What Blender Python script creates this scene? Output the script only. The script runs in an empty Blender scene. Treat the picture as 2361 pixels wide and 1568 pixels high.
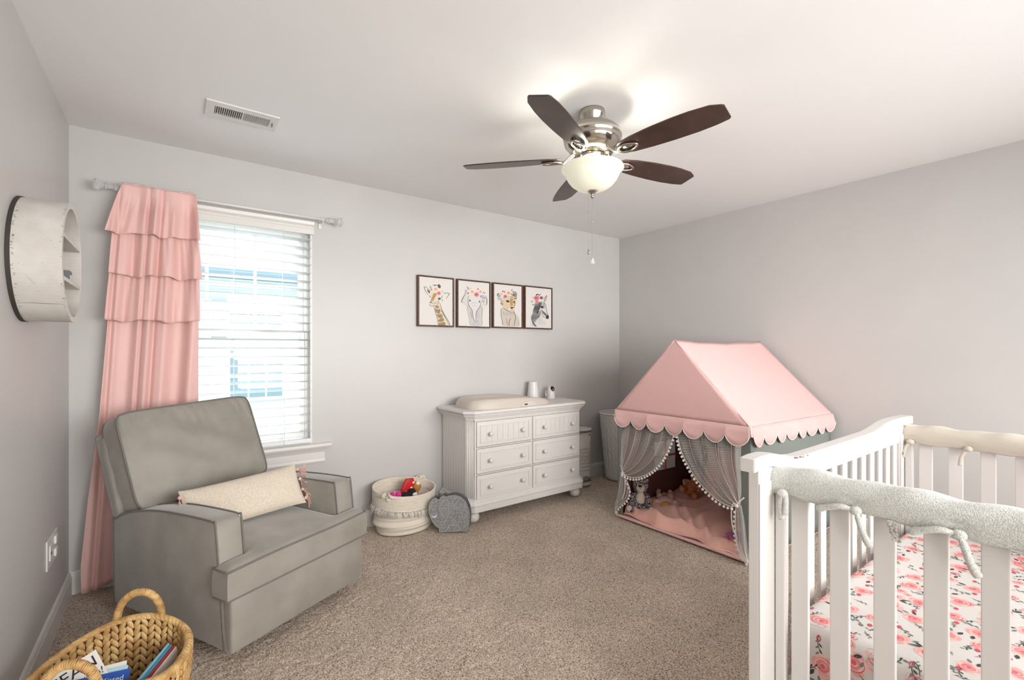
import bpy, bmesh, math, random
import numpy as np
from mathutils import Vector, Matrix, Euler
from mathutils.geometry import tessellate_polygon
random.seed(7)
rng = np.random.RandomState(7)
C = bpy.context.scene.collection
PI = math.pi
W, D, H = 4.274, 4.75, 2.44          # room: x 0..W, y -D..0, z 0..H

# ---------------------------------------------------------------- camera, world, lights
cam_d = bpy.data.cameras.new('camera'); cam = bpy.data.objects.new('camera', cam_d); C.objects.link(cam)
cam_d.sensor_width = 36.0; cam_d.lens = 1072.54 * 36.0 / 2361.0
cam_d.shift_y = 20.6 / 2361.0; cam_d.clip_start = 0.02
cam.location = (0.4341, -3.3203, 1.2721); cam.rotation_euler = (PI / 2, 0, -0.6311)
bpy.context.scene.camera = cam
sc = bpy.context.scene
sc.view_settings.view_transform = 'Standard'; sc.view_settings.look = 'None'
sc.view_settings.gamma = 1.0; sc.view_settings.use_curve_mapping = False
sc.view_settings.exposure = 0.58
world = bpy.data.worlds.new('sky'); sc.world = world; world.use_nodes = True
bg = world.node_tree.nodes['Background']; bg.inputs[0].default_value = (0.86, 0.94, 1.0, 1); bg.inputs[1].default_value = 1.05

def light(name, kind, loc, rot, energy, color=(1, 1, 1), size=None, size_y=None, radius=None):
    d = bpy.data.lights.new(name, kind); d.energy = energy; d.color = color
    if kind == 'AREA':
        d.shape = 'RECTANGLE'; d.size = size; d.size_y = size_y
    if radius is not None: d.shadow_soft_size = radius
    o = bpy.data.objects.new(name, d); C.objects.link(o); o.location = loc; o.rotation_euler = rot
    return o
sun = light('sun', 'SUN', (0, -8, 9), (math.radians(30), 0, math.radians(-14)), 1.1, (1, 0.97, 0.92)); sun.data.angle = 0.02
# fill lamps added to brighten the room: behind the camera and outside the window
rw = light('rear_fill', 'AREA', (2.45, -4.70, 1.36), (math.radians(77), 0, math.radians(1)), 54, (1.0, 0.985, 0.965), 2.7, 1.45); rw.data.spread = math.radians(122)
door_fill = light('doorway_fill', 'AREA', (0.52, -4.80, 1.15), (math.radians(88), 0, math.radians(-8)), 15, (1.0, 0.96, 0.92), 0.78, 1.75); door_fill.data.spread = math.radians(150)  # added fill lamp standing in a made-up doorway
light('front_window_fill', 'AREA', (0.9, 1.7, 3.9), (math.radians(-33), 0, 0), 480, (0.88, 0.95, 1.0), 2.4, 1.6)  # added lamp above the view, strengthens daylight through the blind
for bx, by in ((-0.055, 0.035), (0.05, -0.045)):
    light('fan_lamp_bulb', 'POINT', (2.101 + bx, -1.708 + by, 2.128), (0, 0, 0), 3.1, (1.0, 0.95, 0.88), radius=0.03)

# ---------------------------------------------------------------- materials
def lin(c):
    if isinstance(c, str):
        c = [int(c[i:i + 2], 16) / 255 for i in (0, 2, 4)]
    return tuple((x / 12.92 if x <= 0.04045 else ((x + 0.055) / 1.055) ** 2.4) for x in c) + (1.0,)
def mat(name, col, rough=0.6, metal=0.0, bump=None, mottle=None, coat=0.0, sheen=0.0, spec=0.5):
    """bump=(scale, strength, distance); mottle=(scale, other colour, amount)"""
    m = bpy.data.materials.new(name); m.use_nodes = True; nt = m.node_tree; b = nt.nodes['Principled BSDF']
    b.inputs['Base Color'].default_value = lin(col); b.inputs['Roughness'].default_value = rough
    b.inputs['Metallic'].default_value = metal; b.inputs['Specular IOR Level'].default_value = spec
    if coat: b.inputs['Coat Weight'].default_value = coat; b.inputs['Coat Roughness'].default_value = 0.15
    if sheen: b.inputs['Sheen Weight'].default_value = sheen; b.inputs['Sheen Roughness'].default_value = 0.4
    tc = nt.nodes.new('ShaderNodeTexCoord')
    if mottle:
        n = nt.nodes.new('ShaderNodeTexNoise'); n.inputs['Scale'].default_value = mottle[0]; n.inputs['Detail'].default_value = 4
        nt.links.new(tc.outputs['Object'], n.inputs['Vector'])
        r = nt.nodes.new('ShaderNodeValToRGB'); r.color_ramp.elements[0].position = 0.38; r.color_ramp.elements[1].position = 0.62
        nt.links.new(n.outputs['Fac'], r.inputs['Fac'])
        mx = nt.nodes.new('ShaderNodeMix'); mx.data_type = 'RGBA'
        mx.inputs['A'].default_value = lin(col)
        a, b2 = lin(col), lin(mottle[1]); mx.inputs['B'].default_value = tuple(a[i] * (1 - mottle[2]) + b2[i] * mottle[2] for i in range(3)) + (1,)
        nt.links.new(r.outputs['Color'], mx.inputs['Factor']); nt.links.new(mx.outputs['Result'], b.inputs['Base Color'])
    if bump:
        n2 = nt.nodes.new('ShaderNodeTexNoise'); n2.inputs['Scale'].default_value = bump[0]; n2.inputs['Detail'].default_value = 3
        nt.links.new(tc.outputs['Object'], n2.inputs['Vector'])
        bp = nt.nodes.new('ShaderNodeBump'); bp.inputs['Strength'].default_value = bump[1]; bp.inputs['Distance'].default_value = bump[2]
        nt.links.new(n2.outputs['Fac'], bp.inputs['Height']); nt.links.new(bp.outputs['Normal'], b.inputs['Normal'])
    return m
def emis(m, col, s):
    b = m.node_tree.nodes['Principled BSDF']; b.inputs['Emission Color'].default_value = lin(col); b.inputs['Emission Strength'].default_value = s
    return m
M = {}
M['wall'] = mat('wall_paint', 'cac8c6', 0.36, bump=(260, 0.06, 0.002), mottle=(1.3, 'c2c0bf', 0.5), spec=0.35)
M['ceiling'] = mat('ceiling_paint', 'eeeeee', 0.75, bump=(180, 0.05, 0.002))
M['trim'] = mat('white_trim_paint', 'dedcd8', 0.35)
M['white'] = mat('white_furniture_paint', 'dfdcd8', 0.38, bump=(60, 0.03, 0.002))
M['crib'] = mat('crib_white_paint', 'd9d6d3', 0.36)
M['plastic'] = mat('white_plastic', 'e2e0dd', 0.35)
M['pail'] = mat('warm_white_plastic', 'cfc9c4', 0.4)
M['greyplastic'] = mat('grey_plastic', '7d7773', 0.4)
M['black'] = mat('black_gloss', '101011', 0.12)
M['dark'] = mat('dark_void', '1c1a19', 0.8)
M['chrome'] = mat('brushed_nickel', 'b8b2a8', 0.16, metal=1.0)
M['walnut'] = mat('dark_walnut_blade', '4a3730', 0.33, mottle=(9, '33251f', 0.7))
M['pink_curtain'] = mat('pink_curtain_satin', 'e7bcb6', 0.5, bump=(35, 0.12, 0.01), sheen=0.3)
M['pink_tent'] = mat('pink_tent_canvas', 'e7bcb9', 0.75, bump=(14, 0.18, 0.02))
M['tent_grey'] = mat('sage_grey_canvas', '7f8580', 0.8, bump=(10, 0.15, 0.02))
M['tent_inner_shade'] = mat('maroon_inner_shade', '6a3f3a', 0.85)  # interior shade and pink bounce painted as a maroon inner colour
M['piping_white'] = mat('white_piping', 'e6e1dc', 0.7)
M['blanket'] = mat('peach_pink_cotton', 'fac4b5', 0.6, bump=(22, 0.25, 0.02), sheen=0.2)
M['velvet'] = mat('taupe_grey_velvet', '9b968d', 0.6, bump=(9, 0.25, 0.02), mottle=(5, '78736b', 0.42), sheen=0.5)
M['piping'] = mat('dark_piping', '716d68', 0.6, sheen=0.2)
M['cream'] = mat('cream_boucle', 'ddd2c2', 0.9, bump=(140, 0.5, 0.006), mottle=(120, 'c8b8a2', 0.5))
M['tassel'] = mat('dusty_pink_yarn', 'd29a8c', 0.9, mottle=(90, 'e6cfc4', 0.8))
M['fleece'] = mat('grey_fleece', 'd9dad5', 0.95, bump=(420, 0.7, 0.0025), mottle=(330, 'a9aaa5', 0.7), sheen=0.4)
M['fleece2'] = mat('beige_fleece', 'bfb7aa', 0.95, bump=(300, 0.4, 0.002), sheen=0.3)
M['sheet'] = mat('white_cotton_sheet', 'dbd6d2', 0.7, bump=(6, 0.1, 0.02))
M['rope'] = mat('cream_cotton_rope', 'e6ddcf', 0.9, bump=(170, 0.6, 0.004))
M['felt'] = mat('heather_grey_felt', 'a5a5a5', 0.95, bump=(200, 0.6, 0.003), mottle=(160, '6f6f70', 0.9))
M['felt_dark'] = mat('charcoal_felt', '545456', 0.95, mottle=(160, '6e6e70', 0.8))
M['seagrass'] = mat('water_hyacinth_weave', 'd9b479', 0.6, bump=(90, 0.5, 0.004), mottle=(24, 'a3743f', 0.75))
M['wicker_dark'] = mat('basket_core', '4b3119', 0.8)
M['distress'] = mat('distressed_white_wood', 'd3cfc9', 0.55, bump=(30, 0.2, 0.004), mottle=(11, 'c4beb6', 0.7))
M['frame'] = mat('dark_wood_frame', '6a4a38', 0.5, mottle=(40, '4a3226', 0.7))
M['canvas'] = mat('print_canvas', 'd8d4d0', 0.7)
M['slat'] = mat('white_blind_slat', 'e8eaea', 0.4)
M['pomp'] = mat('white_pompom_yarn', 'ebe6e0', 0.95)
def glassy(name, rough, col, trans=1.0):
    m = mat(name, col, rough); b = m.node_tree.nodes['Principled BSDF']; b.inputs['Transmission Weight'].default_value = trans; b.inputs['IOR'].default_value = 1.45
    return m
M['crystal'] = glassy('clear_acrylic', 0.08, 'f4f4f4', 0.75)
# window pane: thin glass as mostly transparent sheet with gloss
def pane_mat():
    m = bpy.data.materials.new('window_glass'); m.use_nodes = True; nt = m.node_tree; nt.nodes.clear()
    o = nt.nodes.new('ShaderNodeOutputMaterial'); mx = nt.nodes.new('ShaderNodeMixShader'); t = nt.nodes.new('ShaderNodeBsdfTransparent')
    g = nt.nodes.new('ShaderNodeBsdfGlossy'); g.inputs['Roughness'].default_value = 0.02; t.inputs[0].default_value = (0.93, 0.97, 0.98, 1)
    mx.inputs[0].default_value = 0.06; nt.links.new(t.outputs[0], mx.inputs[1]); nt.links.new(g.outputs[0], mx.inputs[2]); nt.links.new(mx.outputs[0], o.inputs[0])
    return m
M['glass'] = pane_mat()
def tulle_mat():
    m = bpy.data.materials.new('white_dotted_tulle'); m.use_nodes = True; nt = m.node_tree; nt.nodes.clear()
    o = nt.nodes.new('ShaderNodeOutputMaterial'); mx = nt.nodes.new('ShaderNodeMixShader'); t = nt.nodes.new('ShaderNodeBsdfTransparent')
    d = nt.nodes.new('ShaderNodeBsdfDiffuse'); d.inputs[0].default_value = lin('f2ece8')
    uv = nt.nodes.new('ShaderNodeUVMap'); sep = nt.nodes.new('ShaderNodeSeparateXYZ'); nt.links.new(uv.outputs[0], sep.inputs[0])
    def mth(op, a, b=None):
        n = nt.nodes.new('ShaderNodeMath'); n.operation = op
        for i, v in enumerate((a, b)):
            if v is None: continue
            if isinstance(v, (int, float)): n.inputs[i].default_value = v
            else: nt.links.new(v, n.inputs[i])
        return n.outputs[0]
    K = 95.0
    v = mth('MULTIPLY', sep.outputs[1], K); row = mth('FLOOR', v); off = mth('MULTIPLY', mth('MODULO', row, 2.0), 0.5)
    uu = mth('ADD', mth('MULTIPLY', sep.outputs[0], K), off)
    fu = mth('SUBTRACT', mth('FRACT', uu), 0.5); fv = mth('SUBTRACT', mth('FRACT', v), 0.5)
    r = mth('SQRT', mth('ADD', mth('MULTIPLY', fu, fu), mth('MULTIPLY', fv, fv)))
    dot = mth('LESS_THAN', r, 0.17)
    fac = mth('ADD', mth('MULTIPLY', dot, 0.40), 0.25)
    nt.links.new(fac, mx.inputs[0]); nt.links.new(t.outputs[0], mx.inputs[1]); nt.links.new(d.outputs[0], mx.inputs[2]); nt.links.new(mx.outputs[0], o.inputs[0])
    return m
M['tulle'] = tulle_mat()
def bowl_mat():
    m = bpy.data.materials.new('alabaster_glass'); m.use_nodes = True; nt = m.node_tree; nt.nodes.clear()
    o = nt.nodes.new('ShaderNodeOutputMaterial'); a = nt.nodes.new('ShaderNodeAddShader'); mx = nt.nodes.new('ShaderNodeMixShader')
    t = nt.nodes.new('ShaderNodeBsdfTranslucent'); t.inputs[0].default_value = (0.16, 0.15, 0.12, 1)
    d = nt.nodes.new('ShaderNodeBsdfPrincipled'); d.inputs['Base Color'].default_value = lin('dedccb'); d.inputs['Roughness'].default_value = 0.15
    e = nt.nodes.new('ShaderNodeEmission'); e.inputs[0].default_value = lin('f6f3dc'); e.inputs[1].default_value = 0.22
    mx.inputs[0].default_value = 0.93; nt.links.new(t.outputs[0], mx.inputs[1]); nt.links.new(d.outputs[0], mx.inputs[2])
    nt.links.new(mx.outputs[0], a.inputs[0]); nt.links.new(e.outputs[0], a.inputs[1]); nt.links.new(a.outputs[0], o.inputs[0])
    return m
M['bowl'] = bowl_mat()
def carpet_mat():
    m = mat('taupe_carpet', 'a39080', 0.95, sheen=0.25); nt = m.node_tree; b = nt.nodes['Principled BSDF']
    tc = nt.nodes.new('ShaderNodeTexCoord')
    n = nt.nodes.new('ShaderNodeTexNoise'); n.inputs['Scale'].default_value = 165; n.inputs['Detail'].default_value = 3; n.inputs['Roughness'].default_value = 0.65
    r = nt.nodes.new('ShaderNodeValToRGB'); cr = r.color_ramp
    cr.elements[0].position = 0.35; cr.elements[0].color = lin('665347'); cr.elements[1].position = 0.64; cr.elements[1].color = lin('fdebd6')
    e = cr.elements.new(0.48); e.color = lin('d0b9a4')
    n2 = nt.nodes.new('ShaderNodeTexNoise'); n2.inputs['Scale'].default_value = 3.5; n2.inputs['Detail'].default_value = 2
    mx = nt.nodes.new('ShaderNodeMix'); mx.data_type = 'RGBA'; mx.blend_type = 'MULTIPLY'; mx.inputs['Factor'].default_value = 0.35
    r2 = nt.nodes.new('ShaderNodeValToRGB'); r2.color_ramp.elements[0].position = 0.42; r2.color_ramp.elements[0].color = (0.68, 0.68, 0.68, 1); r2.color_ramp.elements[1].position = 0.6
    L = nt.links.new
    L(tc.outputs['Object'], n.inputs['Vector']); L(tc.outputs['Object'], n2.inputs['Vector']); L(n.outputs['Fac'], r.inputs['Fac']); L(n2.outputs['Fac'], r2.inputs['Fac'])
    L(r.outputs['Color'], mx.inputs['A']); L(r2.outputs['Color'], mx.inputs['B']); L(mx.outputs['Result'], b.inputs['Base Color'])
    bp = nt.nodes.new('ShaderNodeBump'); bp.inputs['Strength'].default_value = 1.0; bp.inputs['Distance'].default_value = 0.010
    L(n.outputs['Fac'], bp.inputs['Height']); L(bp.outputs['Normal'], b.inputs['Normal'])
    return m
M['carpet'] = carpet_mat()
_flat = {}
def ink(hexs, rough=0.7):
    if hexs not in _flat: _flat[hexs] = mat('ink_' + hexs, hexs, rough)
    return _flat[hexs]

# ---------------------------------------------------------------- geometry helpers
class MB:
    def __init__(s): s.v = []; s.f = []; s.m = []; s.sm = []; s.uv = None
    def add(s, vf, mi=0, smooth=True, T=None):
        v, f = vf; n = len(s.v)
        if T is not None:
            v = [tuple(T @ Vector(p)) for p in v] if isinstance(T, Matrix) else [tuple(T(p)) for p in v]
        s.v += [tuple(p) for p in v]; s.f += [tuple(i + n for i in q) for q in f]
        s.m += [mi] * len(f); s.sm += [smooth] * len(f); return s
    def build(s, name, mats, parent=None, loc=None, flip=False):
        me = bpy.data.meshes.new(name); me.from_pydata(s.v, [], s.f)
        if not isinstance(mats, (list, tuple)): mats = [mats]
        for q in mats: me.materials.append(q)
        me.polygons.foreach_set('material_index', s.m); me.polygons.foreach_set('use_smooth', s.sm)
        me.validate(); me.update()
        o = bpy.data.objects.new(name, me); C.objects.link(o)
        if parent: o.parent = parent
        if loc: o.location = loc
        return o
def bm_out(bm):
    bm.verts.ensure_lookup_table(); bm.verts.index_update()
    r = ([tuple(v.co) for v in bm.verts], [tuple(v.index for v in f.verts) for f in bm.faces]); bm.free(); return r
def box(x0, x1, y0, y1, z0, z1, bev=0.0, seg=2):
    bm = bmesh.new(); bmesh.ops.create_cube(bm, size=1)
    for v in bm.verts: v.co = Vector(((x0 + x1) / 2 + v.co.x * (x1 - x0), (y0 + y1) / 2 + v.co.y * (y1 - y0), (z0 + z1) / 2 + v.co.z * (z1 - z0)))
    if bev: bmesh.ops.bevel(bm, geom=list(bm.edges), offset=bev, segments=seg, profile=0.5, affect='EDGES')
    return bm_out(bm)
def prism(pts, h0, h1, axis='z', bev=0.0, seg=2):
    """outline pts (a,b) extruded along axis"""
    def P(a, b, h): return {'z': (a, b, h), 'y': (a, h, b), 'x': (h, a, b)}[axis]
    bm = bmesh.new(); vs = [bm.verts.new(P(a, b, h0)) for a, b in pts]; f = bm.faces.new(vs)
    r = bmesh.ops.extrude_face_region(bm, geom=[f]); d = Vector(P(0, 0, h1)) - Vector(P(0, 0, h0))
    for e in r['geom']:
        if isinstance(e, bmesh.types.BMVert): e.co += d
    bmesh.ops.recalc_face_normals(bm, faces=bm.faces)
    if bev:
        caps = [e for e in bm.edges if len(e.link_faces) == 2 and any(len(q.verts) == len(pts) for q in e.link_faces)]
        if len(pts) == 4: caps = list(bm.edges)
        bmesh.ops.bevel(bm, geom=caps, offset=bev, segments=seg, profile=0.5, affect='EDGES')
    return bm_out(bm)
def grid(fn, nu, nv, cu=False, cv=False):
    v = []; f = []
    ku = nu if cu else nu + 1; kv = nv if cv else nv + 1
    for i in range(ku):
        for j in range(kv): v.append(tuple(fn(i / nu, j / nv)))
    for i in range(nu):
        for j in range(nv):
            a = i * kv + j; b = ((i + 1) % ku) * kv + j; c = ((i + 1) % ku) * kv + (j + 1) % kv; d = i * kv + (j + 1) % kv
            f.append((a, b, c, d))
    return v, f
def lathe(prof, n=32, c=(0, 0, 0), sx=1, sy=1, caps=True):
    v = []; f = []
    for r, z in prof:
        for k in range(n):
            a = 2 * PI * k / n; v.append((c[0] + r * sx * math.cos(a), c[1] + r * sy * math.sin(a), c[2] + z))
    for i in range(len(prof) - 1):
        for k in range(n):
            a = i * n + k; b = i * n + (k + 1) % n; f.append((a, b, b + n, a + n))
    if caps:
        if prof[0][0] > 1e-5: f.append(tuple(range(n))[::-1])
        if prof[-1][0] > 1e-5: f.append(tuple((len(prof) - 1) * n + k for k in range(n)))
    return v, f
def tube(path, r, n=8, closed=False, flat=1.0, up=None):
    P = [Vector(p) for p in path]; m = len(P); v = []; f = []
    R = r if isinstance(r, (list, tuple)) else [r] * m
    prev = None
    for i in range(m):
        if closed: t = P[(i + 1) % m] - P[i - 1]
        else: t = P[min(i + 1, m - 1)] - P[max(i - 1, 0)]
        t = t.normalized() if t.length > 1e-9 else Vector((0, 0, 1))
        if up is not None: a = Vector(up)
        elif prev is None: a = Vector((0, 0, 1)) if abs(t.z) < 0.9 else Vector((1, 0, 0))
        else: a = prev
        b = t.cross(a)
        if b.length < 1e-6: b = t.cross(Vector((1, 0.3, 0.2)))
        b.normalize(); a = b.cross(t); prev = a
        for k in range(n):
            q = 2 * PI * k / n; v.append(tuple(P[i] + R[i] * (math.cos(q) * b + math.sin(q) * a * flat)))
    for i in range(m if closed else m - 1):
        for k in range(n):
            A = i * n + k; B = i * n + (k + 1) % n; j = (i + 1) % m; f.append((A, B, j * n + (k + 1) % n, j * n + k))
    if not closed: f.append(tuple(range(n))[::-1]); f.append(tuple((m - 1) * n + k for k in range(n)))
    return v, f
def ball(c, r, nu=12, nv=8):
    r = (r, r, r) if isinstance(r, (int, float)) else r
    v = [(c[0], c[1], c[2] - r[2])]; f = []
    for j in range(1, nv):
        a = -PI / 2 + PI * j / nv
        for i in range(nu):
            b = 2 * PI * i / nu; v.append((c[0] + r[0] * math.cos(a) * math.cos(b), c[1] + r[1] * math.cos(a) * math.sin(b), c[2] + r[2] * math.sin(a)))
    v.append((c[0], c[1], c[2] + r[2])); T = len(v) - 1
    for i in range(nu):
        f.append((0, 1 + (i + 1) % nu, 1 + i)); f.append((T, 1 + (nv - 2) * nu + i, 1 + (nv - 2) * nu + (i + 1) % nu))
        for j in range(nv - 2):
            a = 1 + j * nu + i; b = 1 + j * nu + (i + 1) % nu; f.append((a, b, b + nu, a + nu))
    return v, f
def poly(pts3):
    tris = tessellate_polygon([[Vector(p) for p in pts3]])
    return [tuple(p) for p in pts3], [tuple(t) for t in tris]
def cr(pts, n=6, closed=False):
    """catmull-rom through points"""
    P = [Vector(p) for p in pts]; m = len(P); out = []
    for i in range(m if closed else m - 1):
        p0 = P[(i - 1) % m] if closed or i > 0 else P[0]; p1 = P[i]; p2 = P[(i + 1) % m]; p3 = P[(i + 2) % m] if closed or i + 2 < m else P[-1]
        for k in range(n):
            t = k / n
            out.append(0.5 * ((2 * p1) + (p2 - p0) * t + (2 * p0 - 5 * p1 + 4 * p2 - p3) * t * t + (3 * p1 - p0 - 3 * p2 + p3) * t ** 3))
    if not closed: out.append(P[-1])
    return out
def interp(tab, x):
    xs = [t[0] for t in tab]; return [float(np.interp(x, xs, [t[k] for t in tab])) for k in range(1, len(tab[0]))]
def tag(o, label=None, cat=None, group=None, kind=None):
    if label: o['label'] = label
    if cat: o['category'] = cat
    if group: o['group'] = group
    if kind: o['kind'] = kind
    return o
def thing(name, label, cat, loc=(0, 0, 0), rotz=0, group=None):
    o = bpy.data.objects.new(name, None); C.objects.link(o); o.location = loc; o.rotation_euler = (0, 0, rotz); o.empty_display_size = 0.05
    return tag(o, label, cat, group)
def dupe(o, parent=None, loc=None):
    c = o.copy(); C.objects.link(c)
    if parent: c.parent = parent
    if loc is not None: c.location = loc
    for ch in list(o.children):
        dupe(ch, c)
    return c
def solid(o, t, off=0.0):
    md = o.modifiers.new('thick', 'SOLIDIFY'); md.thickness = t; md.offset = off; return o
def Tm(loc=(0, 0, 0), rot=(0, 0, 0), s=1.0):
    return Matrix.Translation(loc) @ Euler(rot).to_matrix().to_4x4() @ Matrix.Diagonal((s, s, s, 1))

# ---------------------------------------------------------------- the room
def struct(name, mb, m, parent=None):
    o = mb.build(name, m, parent)
    if parent is None: o['kind'] = 'structure'
    return o
T = 0.13
WX0, WX1, WZ0, WZ1 = 0.30, 1.195, 0.645, 2.09
b = MB()
b.add(box(-T, WX0, 0, T, -0.06, H), 0, False); b.add(box(WX1, W + T, 0, T, -0.06, H), 0, False)
b.add(box(WX0, WX1, 0, T, -0.06, WZ0), 0, False); b.add(box(WX0, WX1, 0, T, WZ1, H), 0, False); struct('wall_back', b, M['wall'])
struct('wall_left', MB().add(box(-T, 0, -D, 0, -0.06, H), 0, False), M['wall'])
struct('wall_right', MB().add(box(W, W + T, -D, 0, -0.06, H), 0, False), M['wall'])
b = MB()
b.add(box(-T, 0.1, -D - T, -D, -0.06, H), 0, False); b.add(box(0.1, 0.94, -D - T, -D, 2.05, H), 0, False); b.add(box(0.94, 1.2, -D - T, -D, -0.06, H), 0, False); b.add(box(4.0, W + T, -D - T, -D, -0.06, H), 0, False)  # unseen wall; gaps for the made-up doorway and window that bring fill
b.add(box(1.2, 4.0, -D - T, -D, -0.06, 0.6), 0, False); b.add(box(1.2, 4.0, -D - T, -D, 2.24, H), 0, False); struct('wall_rear', b, M['wall'])
struct('ceiling', MB().add(box(-T, W + T, -D - 1.6, T, H, H + 0.1), 0, False), M['ceiling'])  # runs on behind as an unseen overhang added to keep the sun out
b = MB(); b.add(box(-T, 1.2, -D - 1.5, -D - 1.4, -0.06, H), 0, False); b.add(box(-2 * T, -T, -D - 1.5, -D - T, -0.06, H), 0, False); b.add(box(1.2, 1.3, -D - 1.5, -D - T, -0.06, H), 0, False); struct('wall_hall_added', b, M['wall'])  # unseen hallway shell added to close the made-up doorway against sky light
struct('floor_hall_added', MB().add(box(-T, 1.2, -D - 1.4, -D, -0.08, -0.008), 0, False), M['carpet'])  # unseen floor of the added hallway
b = MB()
for q in ((0.03, 0.10, 0, 2.12), (0.94, 1.01, 0, 2.12), (0.10, 0.94, 2.05, 2.12)): b.add(box(q[0], q[1], -D, -D + 0.018, q[2], q[3], 0.004), 0, False)
struct('trim_1', b, M['trim'])  # casing of the added doorway, out of view
# carpet floor with a real pile surface
nx, ny = 560, 620
gx, gy = np.meshgrid(np.linspace(0, W, nx + 1), np.linspace(-D, 0, ny + 1), indexing='ij')
zz = rng.rand(nx + 1, ny + 1); zz = (zz + np.roll(zz, 1, 0) + np.roll(zz, 1, 1) + np.roll(zz, (1, 1), (0, 1))) / 4
zz = -0.008 + 0.012 * (zz - 0.5)
me = bpy.data.meshes.new('floor'); N = (nx + 1) * (ny + 1)
me.vertices.add(N); me.vertices.foreach_set('co', np.stack([gx, gy, zz], -1).ravel())
ii, jj = np.meshgrid(np.arange(nx), np.arange(ny), indexing='ij'); a = (ii * (ny + 1) + jj).ravel()
q = np.stack([a, a + ny + 1, a + ny + 2, a + 1], -1).ravel().astype(np.int32)
me.loops.add(len(q)); me.loops.foreach_set('vertex_index', q); me.polygons.add(nx * ny)
me.polygons.foreach_set('loop_start', np.arange(0, len(q), 4, dtype=np.int32)); me.update(calc_edges=True)
me.materials.append(M['carpet']); fl = bpy.data.objects.new('floor', me); C.objects.link(fl); fl['kind'] = 'structure'
# baseboards: moulded profile (distance from wall, z)
BP = [(0, -0.03), (0.014, -0.03), (0.014, 0.085), (0.010, 0.092), (0.010, 0.101), (0.006, 0.108), (0, 0.112)]
def baseboard(name, p0, p1, n):
    b = MB(); v = []; f = []
    for P in (p0, p1):
        for d, z in BP: v.append((P[0] + n[0] * d, P[1] + n[1] * d, z))
    k = len(BP)
    for i in range(k - 1): f.append((i, i + 1, k + i + 1, k + i))
    b.add((v, f), 0, False); struct(name, b, M['trim'])
baseboard('baseboard_back', (0, 0), (W, 0), (0, -1)); baseboard('baseboard_left', (0, -D), (0, 0), (1, 0)); baseboard('baseboard_right', (W, 0), (W, -D), (-1, 0)); baseboard('baseboard_rear', (1.01, -D), (W, -D), (0, 1))
# ---- window
win = thing('window_1', None, None)
win['kind'] = 'structure'
b = MB(); JY = 0.12
b.add(box(WX0, WX0 + 0.035, 0.045, JY, WZ0, WZ1), 0, False); b.add(box(WX1 - 0.035, WX1, 0.045, JY, WZ0, WZ1), 0, False)
b.add(box(WX0 + 0.035, WX1 - 0.035, 0.045, JY, WZ1 - 0.035, WZ1), 0, False); b.add(box(WX0 + 0.035, WX1 - 0.035, 0.045, JY, WZ0, WZ0 + 0.035), 0, False)
b.build('window_frame', M['trim'], win)
def sash(z0, z1, y0, y1, mull):
    b = MB(); x0, x1 = WX0 + 0.035, WX1 - 0.035; w = 0.032
    b.add(box(x0, x0 + w, y0, y1, z0, z1), 0, False); b.add(box(x1 - w, x1, y0, y1, z0, z1), 0, False)
    b.add(box(x0 + w, x1 - w, y0, y1, z1 - 0.036, z1), 0, False); b.add(box(x0 + w, x1 - w, y0, y1, z0, z0 + 0.036), 0, False)
    s = b.build('sash', M['trim'], win)
    if mull:
        for x in (0.607, 0.869): MB().add(box(x - 0.009, x + 0.009, y0 + 0.008, y1 - 0.008, z0 + 0.036, z1 - 0.036), 0, False).build('muntin', M['trim'], s)
        zc = z0 + 0.345; MB().add(box(x0 + w, x1 - w, y0 + 0.0095, y1 - 0.0095, zc - 0.009, zc + 0.009), 0, False).build('muntin', M['trim'], s)
    MB().add(box(x0 + w, x1 - w, (y0 + y1) / 2 - 0.002, (y0 + y1) / 2 + 0.002, z0 + 0.03, z1 - 0.03), 0, False).build('glass_pane', M['glass'], s)
    return s
sash(1.34, WZ1 - 0.035, 0.088, 0.112, True); low = sash(WZ0 + 0.035, 1.385, 0.056, 0.082, False)
MB().add(box(0.90, 1.0, 0.040, 0.056, 1.378, 1.388, 0.003), 0, False).add(lathe([(0.016, 0), (0.016, 0.012), (0.0, 0.014)], 14, (0.95, 0.056, 1.386))).build('sash_lock', M['trim'], low)
b = MB(); b.add(box(WX0 - 0.12, WX1 + 0.118, -0.052, 0.045, 0.610, 0.638, 0.010, 3), 0, True)
b.build('window_sill', M['trim'], win)
v = []; f = []
AP = [(0, 0.505), (0.010, 0.505), (0.014, 0.515), (0.012, 0.530), (0.012, 0.575), (0.018, 0.585), (0.026, 0.597), (0.034, 0.606), (0.034, 0.612), (0, 0.612)]
for x, k in ((WX0 - 0.10, 1), (WX1 + 0.10, -1)):
    for d, z in AP: v.append((x + k * (0.034 - d), -d, z))
k = len(AP)
for i in range(k - 1): f.append((i, k + i, k + i + 1, i + 1))
f += [tuple(range(k)), tuple(range(k, 2 * k))[::-1]]
MB().add((v, f), 0, False).build('apron', M['trim'], win)
b = MB()
for x0, x1 in ((WX0, WX0 + 0.012), (WX1 - 0.012, WX1)): b.add(box(x0, x1, -0.001, 0.045, 0.638, WZ1), 0, False)
b.build('jamb_lining', M['trim'], win)
# frame of a made-up rear window, unseen, round the added fill lamp
wr = thing('window_added', None, None); wr['kind'] = 'structure'
b = MB()
for x0, x1, z0, z1 in ((1.2, 1.25, 0.6, 2.24), (3.95, 4.0, 0.6, 2.24), (1.25, 3.95, 0.6, 0.65), (1.25, 3.95, 2.19, 2.24), (2.575, 2.625, 0.65, 2.19)): b.add(box(x0, x1, -D - 0.09, -D - 0.03, z0, z1, 0.004), 0, False)
b.build('window_frame', M['trim'], wr)
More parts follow.
